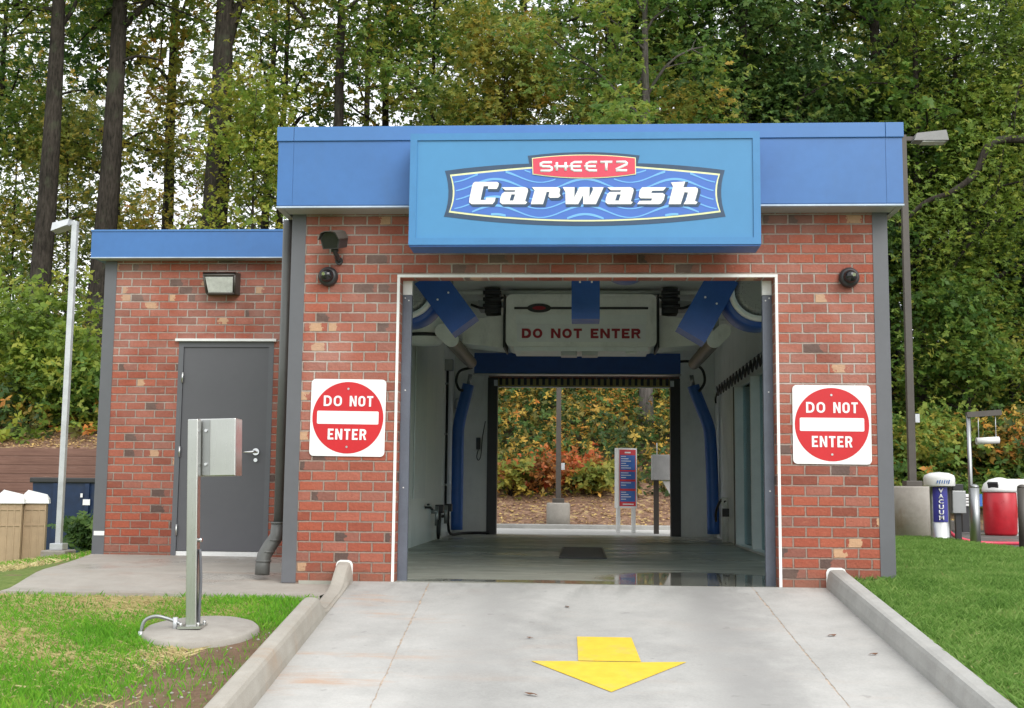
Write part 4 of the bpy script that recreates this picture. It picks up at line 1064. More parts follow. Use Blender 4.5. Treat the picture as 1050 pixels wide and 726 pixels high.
for yv, lab, floor in ((7.75, 'grey valve with a hanging black hose loop nearer the bay entrance', False), (8.9, 'grey valve with a black hose trailing to the back wall', True)):
    T = thing('hose_valve', lab, 'valve', (-2.2, yv, .4), 'valves low on the left bay wall')
    MB().tube([(-2.199, yv, .42), (-2.11, yv, .42)], .03, 12).build('valve_body', M['steel_dk'], T)
    MB().tube([(-2.12, yv, .22), (-2.12, yv, .50)], .028, 12).build('stem', M['steel_dk'], T)
    box(-2.16, -2.04, yv+.1, yv+.22, .40, .52, bev=.01).build('coil_box', M['dark'], T)
    if floor: hp = [(-2.1, yv+.16, .41), (-2.09, yv+.1, .2), (-2.08, yv+.4, .05), (-2.0, 10.2, .03), (-1.8, 10.45, .03), (-1.55, 10.5, .03)]
    else: hp = [(-2.1, yv+.16, .41), (-2.1, yv+.16, .15), (-2.1, yv+.08, .04), (-2.1, yv, .12), (-2.1, yv, .3)]
    MB().tube(wavy(hp, 6), .022, 8).build('hose', M['black'], T)
T = thing('wall_phone', 'small dark handset box with looped cord on the far bay wall', 'intercom', (-1.77, LEN-.18, 1.5))
box(-1.81, -1.74, LEN-.24, LEN-.172, 1.42, 1.62, bev=.01).build('handset', M['dark'], T)
MB().tube(wavy([(-1.775, LEN-.2, 1.42), (-1.80, LEN-.2, 1.30), (-1.77, LEN-.2, 1.24), (-1.73, LEN-.2, 1.32), (-1.71, LEN-.2, 1.6), (-1.66, LEN-.2, 1.9)], 5), .008, 6).build('cord', M['black'], T)
T = thing('junction_box', 'grey electrical box on the far bay wall behind the left blue tube', 'electrical box', (-2.1, LEN-.18, 2.2))
box(-2.17, -2.03, LEN-.25, LEN-.172, 2.10, 2.28, bev=.008).build('case', M['steel_dk'], T)
box(-2.155, -2.045, LEN-.256, LEN-.2505, 2.115, 2.265).build('lid', M['ceil'], T)
T = thing('pipe_stub', 'short grey standpipe by the right bay wall beside the blue tube', 'pipe', (2.12, 8.6, 0))
MB().tube([(2.12, 8.6, .0), (2.12, 8.6, .66)], .05, 14).build('standpipe', M['machine'], T)
MB().tube(wavy([(2.12, 8.55, .6), (2.07, 8.7, .62), (2.02, 8.9, .45), (2.04, 9.1, .3)], 5), .02, 8).build('hose', M['black'], T)
box(2.07, 2.17, 8.5, 8.53, .38, .50).build('clamp', M['dark'], T)
# concertina hose festoon on the right wall
T = thing('hose_festoon', 'black concertina hose folded along a wire over the right window', 'hose', (2.05, 6.5, 2.3))
zz1 = []; zz2 = []; N = 15
for k in range(N*2+1):
    y = 9.0-k*(5.1/(N*2)); t = k % 2
    zz1.append((2.08, y, 2.29+(.075 if t else -.06))); zz2.append((2.06, y, 2.29+(-.06 if t else .075)))
f_ = MB(); f_.tube(zz1, .013, 6); f_.build('fold', M['black'], T)
f_ = MB(); f_.tube(zz2, .013, 6); f_.build('fold', M['black'], T)
MB().tube([(2.07, 9.1, 2.37), (2.07, 3.9, 2.37)], .006, 6).build('wire', M['steel_dk'], T)
MB().tube(wavy([(2.07, 9.0, 2.28), (2.05, 9.1, 2.2), (2.05, 9.08, 2.12)], 4), .015, 8).build('tail', M['black'], T)
# floor drain
T = thing('drain_grate', 'dark slotted drain grate set in the wet bay floor', 'drain', (0, 4.9, 0))
gm = MB().prism([(0, 0), (1, 0), (1, 1), (0, 1)], 0, 1); 
box(-.275, .25, 3.65, 6.1, .002, .006).build('sump', M['black'], T)
fr2 = MB()
for x in (-.275, .232): fr2.box(x, x+.018, 3.65, 6.1, .0065, .016)
for y in np.arange(3.65, 6.09, .09): fr2.box(-.256, .231, y, y+.045, .0065, .014)
fr2.build('grate_bars', M['dark'], T)

# ------------------------------------------------------------------ behind the bay
T = thing('menu_board', 'white framed menu board with four blue price panels on red', 'sign', (.78, 12.5, -.01))
T.rotation_euler = (0, 0, R(24))
def mbx(x0, x1, y0, y1, z0, z1): return box(.78+x0, .78+x1, 12.5+y0, 12.5+y1, z0, z1)
mbx(-.19, .19, -.075, .075, .44, 1.53).build('case', M['white_paint'], T)
for x in (-.185, .125): mbx(x, x+.06, -.03, .03, -.012, .439).build('leg', M['white_paint'], T)
fcx = mbx(-.165, .165, -.0785, -.0755, .475, 1.50); fcx.build('red_face', M['menured'], T)
mbx(-.06, .06, -.081, -.079, 1.435, 1.46).build('header_mark', M['white_vinyl'], T)
for k, (za, zb) in enumerate(((1.13, 1.40), (.96, 1.10), (.79, .92), (.555, .75))):
    pn = mbx(-.15, .15, -.0815, -.0787, za, zb).build('price_panel', M['signblue'], T)
    ln = MB()
    for q in range(int((zb-za)/.045)):
        b = mbx(-.135, -.135+.10+.05*((q*7+k) % 3), -.083, -.0817, zb-.03-q*.042, zb-.018-q*.042); ln.add(b.v, b.f)
    ln.build('text_line', M['white_vinyl'], pn)
mbx(-.10, .12, -.081, -.079, .50, .52).build('footer_mark', M['white_vinyl'], T)
T = thing('pay_station', 'grey metal pay station box on a post beside the menu board', 'pay station', (1.4, 12.1, 0))
box(1.235, 1.78, 12.0, 12.4, .95, 1.40, bev=.01).build('case', M['greybox'], T)
box(1.27, 1.36, 12.15, 12.25, -.012, .949).build('post', M['poleb'], T)
MB().prism([(1.42, .93), (1.75, .93), (1.75, .35)], 12.05, 12.09).build('sloping_panel', M['white_paint'], T)
MB().tube([(1.33, 12.2, 1.40), (1.33, 12.2, 1.62)], .008, 6).build('aerial', M['white_paint'], T)
def brown_pole(name, label, x, y, zb, r_base, h_base, w, top, arm=None):
    T = thing(name, label, 'light pole', (x, y, zb))
    MB().lathe(x, y, [(r_base, zb-.2), (r_base, zb+h_base-.03), (r_base-.025, zb+h_base), (.01, zb+h_base)], 36).build('concrete_base', M['conc_base'], T)
    box(x-w*1.15, x+w*1.15, y-w*1.15, y+w*1.15, zb+h_base, zb+h_base+.09, bev=.01).build('base_cover', M['poleb'], T)
    mb = MB(); a, b = w/2, w*.42
    mb.add([(x-a, y-a, zb+h_base+.09), (x+a, y-a, zb+h_base+.09), (x+a, y+a, zb+h_base+.09), (x-a, y+a, zb+h_base+.09), (x-b, y-b, top), (x+b, y-b, top), (x+b, y+b, top), (x-b, y+b, top)], [(0, 1, 5, 4), (1, 2, 6, 5), (2, 3, 7, 6), (3, 0, 4, 7), (4, 5, 6, 7)])
    mb.build('pole_shaft', M['poleb'], T)
    box(x+w*.55, x+w*.55+.07, y-w*.5, y-w*.5+.05, zb+h_base+.62*h_base/.55, zb+h_base+.62*h_base/.55+.14).build('outlet_box', M['polew'], T)
    sg = 1
    box(x+w*.45, x+.16, y-.03, y+.03, top-.10, top-.03).build('arm', M['poleb'], T)
    hb_ = MB(); x0, x1 = x+.16, x+.72
    hb_.add([(x0, y-.12, top-.12), (x1, y-.16, top-.13), (x1, y+.16, top-.13), (x0, y+.12, top-.12), (x0+.05, y-.1, top+.01), (x1-.03, y-.14, top+.05), (x1-.03, y+.14, top+.05), (x0+.05, y+.1, top+.01)],
            [(0, 3, 2, 1), (4, 5, 6, 7), (0, 1, 5, 4), (1, 2, 6, 5), (2, 3, 7, 6), (3, 0, 4, 7)])
    hb_.build('lamp_head', M['headgrey'], T)
    box(x0+.14, x1-.04, y-.11, y+.11, top-.145, top-.127).build('lens', M['lens'], T)
brown_pole('light_pole', 'brown light pole on a round concrete base seen through the bay', -.50, 14.95, -.09, .24, .59, .105, 6.2)
brown_pole('light_pole', 'tall brown light pole on concrete base behind the right corner with shoebox head', 5.40, 10.5, -.06, .42, .93, .115, 6.80)

# ------------------------------------------------------------------ right side: vacuum island
T = thing('vacuum_station', 'steel vacuum station with white domed lid and blue VACUUM panel', 'vacuum', (5.42, 9.0, .04))
vx, vy = 5.40, 9.0
MB().lathe(vx, vy, [(.16, -.1), (.16, .05), (.145, .06), (.145, .86)], 32).build('canister', M['steel'], T)
MB().lathe(vx, vy, [(.225, .865), (.23, .875), (.23, .985), (.215, 1.03), (.14, 1.065), (.01, 1.08)], 32).build('lid', M['white_paint'], T)
pv = []
for a in np.linspace(R(212), R(302), 10): pv.append((vx+.149*math.cos(a), vy+.149*math.sin(a)))
pm = MB().add([(x, y, .33) for x, y in pv]+[(x, y, .855) for x, y in pv], [(i, i+1, 11+i, 10+i) for i in range(9)], True); pm.build('sign_panel', M['purple'], T)
for i, ch in enumerate('VACUUM'):
    z1 = .83-i*.081
    text_mesh('letter', ch, vx-.062, vx+.012, z1-.066, z1, vy-.156, M['white_vinyl'], T, .03)
lm = MB()
for k in range(6): lm.obox((vx-.09+.034*k, vy-.2285+.002*abs(k-3), .93), (1, 0, 0), (0, 1, 0), (.25, 0, 1), .007, .005, .024+.006*(k % 2))
lm.build('lid_mark', M['signblue'], T)
box(vx+.16, vx+.36, vy-.10, vy+.10, .46, .80, bev=.008).build('coin_box', M['steel_dk'], T)
box(vx+.17, vx+.33, vy-.09, vy+.09, .802, .90, bev=.01).build('meter_hood', M['dark'], T)
box(vx+.22, vx+.30, vy-.04, vy+.04, -.06, .459).build('meter_post', M['dark'], T)
MB().tube(wavy([(vx+.15, vy+.2, .22), (vx+.4, vy+.5, .08), (vx+.9, vy+.9, -.01), (vx+1.6, vy+.8, -.01)], 8), .028, 10).build('suction_hose', M['redpl'], T)
T = thing('mat_hanger', 'slim grey post with a short arm and a hanging white roller', 'mat hanger', (5.66, 8.35, 0))
MB().tube([(5.66, 8.35, -.06), (5.66, 8.35, 1.93)], .032, 12).build('post', M['steel_dk'], T)
MB().obox((5.88, 8.35, 1.93), (1, 0, .08), (0, 1, 0), (-.08, 0, 1), .25, .045, .04).build('arm', M['poleb'], T)
for x in (5.80, 6.05): MB().tube([(x, 8.35, 1.92), (x, 8.35, 1.55)], .006, 6).build('rod', M['polew'], T)
MB().tube([(5.765, 8.35, 1.525), (6.09, 8.35, 1.545)], .05, 16).build('roller', M['white_paint'], T)
for x, y, lab in ((5.60, 8.0, 'grey steel bollard in front of the slim mat hanger post'), (6.27, 8.0, 'dark steel bollard at the right edge of the picture')):
    T = thing('bollard', lab, 'bollard', (x, y, -.06), 'steel bollards by the vacuum')
    MB().tube([(x, y, -.06), (x, y, .84)], .068, 18).build('bollard_post', M['steel_dk'] if x < 6 else M['poleb'], T)
    MB().lathe(x, y, [(.068, .841), (.06, .87), (.03, .89), (.003, .895)], 18).build('cap', M['steel_dk'] if x < 6 else M['poleb'], T)
T = thing('rubbish_bin', 'round red rubbish drum with white dome lid beyond the lawn', 'bin', (8.32, 15, -.05))
MB().lathe(8.32, 15, [(.29, -.05), (.31, .0), (.325, .4), (.315, .78), (.30, .80)], 32).build('drum', M['redbin'], T)
MB().lathe(8.32, 15, [(.33, .801), (.335, .86), (.30, .96), (.2, 1.05), (.06, 1.09), (.005, 1.095)], 32).build('dome_lid', M['white_paint'], T)
MB().obox((8.12, 14.76, .93), (.75, -.6, 0), (.6, .75, .5), (-.3, -.4, .8), .10, .03, .075, .01).build('lid_opening', M['dark'], T)  # dark plate stands in for the shade inside the lid opening
T = thing('supply_cabinet', 'white cabinet with blue strokes behind the red drum', 'cabinet', (9.4, 17, -.05))
box(9.0, 9.95, 16.8, 17.5, -.055, 1.09, bev=.02).build('case', M['white_paint'], T)
st = MB()
for k in range(5): st.obox((9.46+.085*k, 16.795, .86+.02*(k % 2)), (1, 0, 0), (0, 1, 0), (.3, 0, 1), .014, .006, .07)
st.build('blue_mark', M['signblue'], T)
box(9.05, 9.90, 16.792, 16.799, .1, .62).build('door_panel', M['ceil'], T)
T = thing('air_unit', 'low white slatted unit with blue end on a dark stand', 'air unit', (8.35, 17, -.05))
box(8.12, 8.47, 16.8, 17.2, .50, .76, bev=.01).build('case', M['white_paint'], T)
box(8.471, 8.56, 16.8, 17.2, .50, .76).build('blue_end', M['signblue'], T)
sl_ = MB()
for z in (.56, .62, .68): sl_.box(8.14, 8.45, 16.792, 16.799, z, z+.016)
sl_.build('slat', M['dark'], T); box(8.15, 8.52, 16.85, 17.15, -.055, .499).build('stand', M['dark'], T)
for i, x in enumerate((7.45, 7.88, 8.9)):
    tag(box(x, x+.40, 17.55, 17.85, -.055, .17, bev=.015).build('concrete_block', M['conc_base']), ['pale concrete block behind the vacuum meter', 'pale concrete block left of the red drum', 'pale concrete block right of the red drum'][i], 'block', 'pale concrete blocks edging the pavement')

# ------------------------------------------------------------------ left side yard
T = thing('lamp_post', 'slim pale lamp post with a small square head left of the brick wing', 'lamp post', (-7.81, 8, -.26))
zb = gzf(-7.81, 8)
box(-8.0, -7.62, 7.8, 8.2, zb-.3, zb+.12, bev=.02).build('footing', M['conc_base'], T)
box(-7.91, -7.71, 7.9, 8.1, zb+.12, zb+.22, bev=.01).build('base_plate', M['polew'], T)
box(-7.852, -7.773, 7.96, 8.04, zb+.22, 4.72).build('shaft', M['polew'], T)
hm = MB().add([(-8.14, 7.88, 4.61), (-7.88, 7.86, 4.70), (-7.88, 8.14, 4.70), (-8.14, 8.12, 4.61), (-8.13, 7.9, 4.74), (-7.86, 7.88, 4.80), (-7.86, 8.12, 4.80), (-8.13, 8.10, 4.74)], [(0, 3, 2, 1), (4, 5, 6, 7), (0, 1, 5, 4), (1, 2, 6, 5), (2, 3, 7, 6), (3, 0, 4, 7)])
hm.build('lamp_head', M['polew'], T); box(-7.885, -7.77, 7.96, 8.04, 4.721, 4.78).build('arm', M['polew'], T)
for i, (x, y, lab) in enumerate(((at(11, 540, 11.4).x, 11.4, 'tall tan plastic bin with white lid at the left edge of the picture'), (at(36, 540, 11.8).x, 11.8, 'tall tan plastic bin with white lid beside the dumpster'))):
    zb = gzf(x, y)-.03; T = thing('tall_bin', lab, 'bin', (x, y, zb), 'tan plastic bins with white lids')
    T.rotation_euler = (0, 0, R(20))
    box(x-.19, x+.19, y-.19, y+.19, zb, .42, bev=.015).build('body', M['tan'], T)
    rib = MB()
    for dx in (-.185, -.06, .06, .165): rib.box(x+dx, x+dx+.02, y-.205, y-.191, zb+.05, .40)
    for zq in (.02, .30): rib.box(x-.185, x+.185, y-.204, y-.191, zq+.0, zq+.02)
    for dy in (-.17, -.01, .15): rib.box(x-.205, x-.191, y+dy, y+dy+.02, zb+.05, .40)
    rib.build('rib', M['tan'], T)
    MB().add([(x-.23, y-.23, .42), (x+.23, y-.23, .42), (x+.23, y+.23, .42), (x-.23, y+.23, .42), (x-.22, y-.22, .52), (x+.22, y-.22, .50), (x+.22, y+.22, .50), (x-.22, y+.22, .54), (x-.19, y-.16, .60), (x+.10, y-.18, .555), (x+.17, y+.15, .58), (x-.16, y+.15, .66)],
             [(0, 3, 2, 1), (0, 1, 5, 4), (1, 2, 6, 5), (2, 3, 7, 6), (3, 0, 4, 7), (4, 5, 9, 8), (5, 6, 10, 9), (6, 7, 11, 10), (7, 4, 8, 11), (8, 9, 10, 11)]).build('lid', M['white_paint'], T)
T = thing('dumpster', 'navy blue steel dumpster with small white labels beside the brick wing', 'dumpster', (-9.7, 14.6, -.7))
zb = -1.0
MB().prism([(-10.95, zb), (-8.5, zb), (-8.4, .80), (-11.05, .80)], 14.0, 15.7).build('body', M['dump'], T)
box(-11.1, -8.35, 13.95, 15.75, .801, .905, bev=.02).build('rim', M['dark'], T)
for x in (-10.6, -9.95, -8.95): box(x, x+.09, 13.94, 13.998, zb, .79).build('rib', M['dump'], T)
for px0, px1, py0, py1 in ((85, 92, 512, 518), (82.5, 84.5, 506, 510)):
    a = at(px0, py0, 13.93); b = at(px1, py1, 13.93); box(a.x, b.x, 13.93, 13.9385, b.z, a.z).build('label', M['white_vinyl'], T)
rw = box(-34, -6.9, 17.0, 17.18, -2, 1.585); tag(rw.build('retaining_wall', M['timber']), 'long brown timber retaining wall under the leafy bank', 'retaining wall')

# ------------------------------------------------------------------ foreground pedestal
PX, PY = -2.50, -1.86
pzn = gzf(PX, PY)
pdn = Vector((0, -.115, 1)).normalized()
T = thing('concrete_pad', 'round concrete pad set in the lawn under the steel post', 'concrete pad', (PX, PY, pzn))
b = MB().lathe(0, 0, [(.365, -.3), (.37, .0), (.366, .035), (.352, .046), (.005, .048)], 56)
cpv = MB()
for v in b.v:
    wob = 1+.012*math.sin(5*math.atan2(v[1], v[0]))+.008*math.sin(11*math.atan2(v[1], v[0]))
    cpv.v.append((PX+v[0]*wob, PY+v[1]*wob, pzn+v[2]+.115*v[1]))
cpv.f = b.f; cpv.sm = b.sm; cpv.build('pad_body', M['conc_base'], T)
PP = thing('control_post', 'brushed steel post with a square steel box on its top right side', 'post', (-2.56, -1.86, pzn+.06))
ppx = at(197.5, 640, -1.86).x; zt = at(199, 430, -1.86).z; pz0 = pzn+.049
ppw = .035
sh = box(ppx-ppw, ppx+ppw, -1.90, -1.83, pz0, zt, bev=.006); sh.build('shaft', M['steel'], PP)
box(ppx-.075, ppx+.075, -1.94, -1.78, pz0-.004, pz0+.012).build('foot_plate', M['steel'], PP)
bm_ = MB()
for dx in (-.058, .058):
    for dy in (-1.925, -1.795): bm_.tube([(ppx+dx, dy, pz0+.012), (ppx+dx, dy, pz0+.035)], .011, 6)
bm_.build('anchor_bolt', M['steel'], PP)
PP.rotation_euler = (0, R(-1.7), 0)          # the post has settled slightly to the left
a = at(191, 429.5, -1.79); b2 = at(246, 489, -1.79)
bx = box(ppx-.042, b2.x, -1.798, -1.64, b2.z, a.z, bev=.006); bxo = bx.build('control_box', M['steel'], PP)
box(ppx+.037, ppx+.085, -1.806, -1.7985, b2.z+.01, a.z-.01).build('box_flange', M['steel_dk'], bxo)
for z in (b2.z+.08, a.z-.08): MB().tube([(ppx+.062, -1.806, z), (ppx+.062, -1.822, z)], .010, 8).build('screw', M['chrome'], bxo)
MB().tube([(ppx+.034, -1.86, pz0+.56), (ppx+.058, -1.86, pz0+.56)], .014, 10).build('side_bolt', M['chrome'], PP)
MB().tube(wavy([(ppx+.044, -1.86, pz0+.50), (ppx+.052, -1.86, pz0+.3), (ppx+.044, -1.86, pz0+.12), (ppx+.038, -1.85, pz0+.02)], 6), .010, 8).build('cable', M['trim'], PP)
T = thing('conduit', 'bent grey conduit from the steel post down into the grass', 'conduit', (-2.8, -1.95, pzn))
c0 = Vector((ppx-.072, -1.90, pz0+.025))
MB().tube(wavy([c0, c0+Vector((-.08, 0, .03)), c0+Vector((-.16, -.01, .045)), c0+Vector((-.225, -.02, .015)), c0+Vector((-.245, -.025, -.06)), c0+Vector((-.25, -.03, -.16))], 7), .0115, 10).build('conduit_run', M['steel_dk'], T)
MB().tube([c0+Vector((-.03, 0, -.045)), c0+Vector((-.03, 0, .04))], .016, 12).build('coupling', M['polew'], T)
MB().tube([c0+Vector((-.245, -.025, -.10)), c0+Vector((-.245, -.025, -.05))], .017, 12).build('coupling', M['polew'], T)

# ------------------------------------------------------------------ fallen leaves lying on the drive
lb_ = [(-.13, -.82), (1.62, -1.53), (1.78, -1.98), (-.36, -1.72), (-.30, -2.95), ]
lmesh = None
for i, (x, y) in enumerate(lb_):
    if lmesh is None:
        q = [(-.045, 0, .004), (-.02, .018, .010), (.01, .022, .006), (.045, .004, .014), (.015, -.016, .004), (-.02, -.016, .012), (0, 0, .016)]
        o = MB().add(q, [(6, 1, 0), (6, 2, 1), (6, 3, 2), (6, 4, 3), (6, 5, 4), (6, 0, 5)]).build('dead_leaf', M['deadleaf']); lmesh = o.data
    else:
        o = bpy.data.objects.new('dead_leaf', lmesh); COL.objects.link(o)
    o.location = (x, y, RS*y+.002); o.rotation_euler = (R(7), 0, random.uniform(0, 6.28)); s_ = random.uniform(.6, 1.1); o.scale = (s_, s_*random.uniform(.5, 1), s_)
    tag(o, 'small curled brown dead leaf lying on the concrete ramp', 'leaf', 'dead leaves scattered on the ramp')

# ------------------------------------------------------------------ vegetation
def leaf_quads(c, size, rg, flat=False, aspect=.55, droop=0.0):
    """one folded leaf per centre: four corners around a random direction"""
    n = len(c)
    d = rg.normal(size=(n, 3)); d[:, 2] = d[:, 2]*.55-droop
    if flat: d[:, 2] *= .12
    d /= np.linalg.norm(d, axis=1, keepdims=True)
    up = rg.normal(size=(n, 3))*.75+np.array([0, -.25, 1.0])
    if flat: up = rg.normal(size=(n, 3))*.22+np.array([0, -.2, 1.0])
    s = np.cross(d, up); s /= np.linalg.norm(s, axis=1, keepdims=True)+1e-9
    nn = np.cross(s, d)
    L = (size*rg.uniform(.65, 1.3, n))[:, None]; W = L*aspect*rg.uniform(.8, 1.2, n)[:, None]
    v = np.stack([c-d*L*.5, c+s*W*.5+nn*W*.18-d*L*.05, c+d*L*.5, c-s*W*.5+nn*W*.18-d*L*.05], 1).reshape(-1, 3)
    f = np.arange(4*n).reshape(n, 4)
    return v, f
def sprays(c, size, rg, k=6, droop=0.0, aspect=.55):
    """one spray of k leaves per centre, all hung on the same twig end"""
    n = len(c)
    up = rg.normal(size=(n, 3))*.55+np.array([0, -.45, 1.0]); up /= np.linalg.norm(up, axis=1, keepdims=True)
    a = np.cross(up, rg.normal(size=(n, 3))); a /= np.linalg.norm(a, axis=1, keepdims=True)+1e-9
    b = np.cross(up, a); S = size*rg.uniform(.6, 1.35, n)
    vs = np.empty((n, 1+3*k, 3)); vs[:, 0] = c; fs = np.empty((n, k, 4), int); base = np.arange(n)*(1+3*k)
    for j in range(k):
        w = 2*math.pi*(j+rg.uniform(-.35, .35, n))/k; L = (S*rg.uniform(.55, 1.2, n))[:, None]
        d = a*np.cos(w)[:, None]+b*np.sin(w)[:, None]+up*rg.normal(size=(n, 1))*.35
        d[:, 2] -= droop*.6+.12
        d /= np.linalg.norm(d, axis=1, keepdims=True)
        s_ = np.cross(d, up+rg.normal(size=(n, 3))*.35); s_ /= np.linalg.norm(s_, axis=1, keepdims=True)+1e-9
        W = L*aspect*.5*rg.uniform(.75, 1.25, n)[:, None]
        vs[:, 1+3*j] = c+d*L*.5+s_*W; vs[:, 2+3*j] = c+d*L; vs[:, 3+3*j] = c+d*L*.5-s_*W
        fs[:, j] = np.stack([base, base+1+3*j, base+2+3*j, base+3+3*j], 1)
    return vs.reshape(-1, 3), fs.reshape(-1, 4)
def grow_tree(rg, Hh, r0, lean, z_first, n_limb, limb_len, n_leaf, leaf, spread, droop=0.0, el=(15, 60), fork=None):
    """trunk path, limb paths, leaf centres in local coordinates"""
    tp = []; n = 12
    for i in range(n+1):
        t = i/n
        wob = np.array([math.sin(t*5+rg.uniform(0, .6)), math.cos(t*4+rg.uniform(0, .6))])*.10*Hh/18*min(1, 3*t)
        tp.append(Vector((lean[0]*t+wob[0]*.6, lean[1]*t+wob[1]*.6, Hh*t)))
    tr = [max(.015, r0*(1.28 if i == 0 else 1.0)*(1-.82*(i/n)**1.15)) for i in range(n+1)]
    def tpos(z):
        t = min(.999, z/Hh)*n; i = int(t); return tp[i].lerp(tp[i+1], t-i), lerp(tr[i], tr[i+1], t-i)
    limbs = []; anchors = []
    for k in range(n_limb):
        z = z_first+(Hh*.97-z_first)*((k+rg.uniform(0, .8))/n_limb)**.9
        p, r = tpos(z); az = k*2.4+rg.uniform(-.5, .5); e = R(rg.uniform(*el))
        L = limb_len*rg.uniform(.6, 1.2)*(1-.55*((z-z_first)/(Hh-z_first))**1.5)
        pts = [p]; d = Vector((math.cos(az)*math.cos(e), math.sin(az)*math.cos(e), math.sin(e))); m_ = 6
        for q in range(m_):
            d = (d+Vector(rg.normal(size=3))*.16+Vector((0, 0, -.10-droop*.3))).normalized(); pts.append(pts[-1]+d*L/m_)
        r1 = min(r*.55, .028*L+.012); limbs.append((pts, [r1*(1-.85*q/m_) for q in range(m_+1)]))
        for q in range(2, m_+1): anchors.append((pts[q], .5+q/m_))
        for q in range(3):
            a = pts[rg.integers(2, m_)]; dd = (d+Vector(rg.normal(size=3))*.9).normalized(); l2 = L*rg.uniform(.25, .5)
            tw = [a, a+dd*l2*.5+Vector((0, 0, -.04*l2)), a+dd*l2+Vector((0, 0, -(.10+droop*.5)*l2))]
            limbs.append((tw, [r1*.35, r1*.25, r1*.1])); anchors += [(tw[1], .9), (tw[2], 1.2)]
    wgt = np.array([a[1] for a in anchors])*rg.uniform(0, 1, len(anchors))**2.6; wgt /= wgt.sum()
    ai = rg.choice(len(anchors), n_leaf, p=wgt); ap = np.array([a[0][:] for a in anchors])
    off = rg.normal(size=(n_leaf, 3))*np.array([spread, spread, spread*.62])
    if droop: off[:, 2] -= np.abs(rg.normal(size=n_leaf))*droop*1.6
    return tp, tr, limbs, ap[ai]+off
def tree(name, label, x, y, rg, Hh, r0, lean, z_first, n_limb, limb_len, n_leaf, leaf, spread, lm, bk='bark', group=None, droop=0.0, el=(15, 60), extra=None, aspect=.55):
    z = gzf(x, y)-.15
    T = thing(name, label, 'tree', (x, y, z), group)
    tp, tr, limbs, lc = grow_tree(rg, Hh, r0, lean, z_first, n_limb, limb_len, n_leaf, leaf, spread, droop, el)
    base = Vector((x, y, z))
    mb = MB().tube([base+p for p in tp], tr, 12)
    for e_ in (extra or ()):
        mb.tube(wavy([base+Vector(p) for p in e_[0]], 5), list(np.linspace(e_[1], e_[2], (len(e_[0])-1)*5+1)), 8)
    for pts, rr in limbs: mb.tube([base+p for p in pts], rr, 5, caps=False)
    mb.build('trunk', M[bk], T)
    if extra:
        ex = []
        for e_ in extra:
            if len(e_) > 3:
                pth = np.array([p[:] for p in wavy([Vector(p) for p in e_[0]], 5)])[4:]
                ex.append(pth[rg.integers(0, len(pth), e_[3])]+rg.normal(size=(e_[3], 3))*.55)
        if ex: lc = np.concatenate([lc]+ex)
    v, f = sprays(lc[rg.permutation(len(lc))[:int(len(lc)*.58)]], leaf*.80, rg, 6, droop=droop*.8, aspect=aspect*1.05)
    o = bpy.data.objects.new('crown', np_mesh('crown', v, f, M[lm])); COL.objects.link(o); o.parent = T
    return T
def tx(px, py, y): p = at(px, py, y); return p.x
rg = np.random.default_rng(5)
# the tall trees one can tell apart, left to right
tree('broadleaf_tree', 'tall dark trunked tree at the far left, behind the pale lamp post', tx(36, 330, 27), 27, rg, 22, .36, (.3, .3), 11.2, 20, 4.6, 11000, .18, .6, 'leaf_green')
tree('broadleaf_tree', 'thick dark trunked tree rising just left of the low blue wing roof', tx(97, 350, 28), 28, rg, 21, .42, (.5, .2), 11.0, 20, 4.6, 11000, .18, .6, 'leaf_green', extra=[([(.2, 0, 10.2), (1.0, -.1, 10.5), (1.9, 0, 10.35)], .07, .03)])
tree('broadleaf_tree', 'stoutest dark trunk forking above the low blue wing roof', tx(214, 240, 28), 28, rg, 22, .50, (.5, 0), 12.2, 16, 4.8, 9000, .18, .6, 'leaf_yellow', extra=[([(.30, 0, 10.6), (.75, -.05, 12.3), (1.5, -.1, 12.75), (2.3, -.1, 12.55), (3.0, -.15, 11.8)], .20, .05, 500), ([(.15, 0, 9.0), (.7, 0, 9.6), (1.3, 0, 9.9)], .07, .03, 300)])
tree('broadleaf_tree', 'straight slim dark trunk standing in the brightest gap of sky', tx(343, 130, 29), 29, rg, 20, .24, (.2, .1), 12.0, 16, 4.4, 7000, .18, .55, 'leaf_green')
tree('broadleaf_tree', 'thin young yellowing tree straight above the left half of the sign', tx(521, 128, 26), 26, rg, 11.5, .085, (-.1, 0), 4.2, 22, 2.6, 9500, .16, .5, 'leaf_yellow', el=(25, 65))
tree('broadleaf_tree', 'leafy green tree with dark trunk above the right half of the sign', tx(645, 128, 29), 29, rg, 19, .29, (.3, .2), 6.5, 24, 4.4, 20000, .18, .65, 'leaf_green')
tree('broadleaf_tree', 'dense dark green tree behind the right part of the blue roofline', tx(760, 128, 27), 27, rg, 17, .25, (.2, .2), 5.0, 24, 4.4, 20000, .18, .65, 'leaf_dark')
tree('broadleaf_tree', 'dark trunked tree close behind the right corner of the roof', tx(905, 130, 28), 28, rg, 19, .31, (-.2, .2), 5.6, 24, 4.2, 17000, .18, .65, 'leaf_dark')
tree('broadleaf_tree', 'pale grey trunk standing on the bank seen through the bay', tx(662, 460, 21.5), 21.5, rg, 15, .19, (.1, .5), 5.4, 14, 3.2, 5500, .17, .5, 'leaf_green', bk='bark_grey')
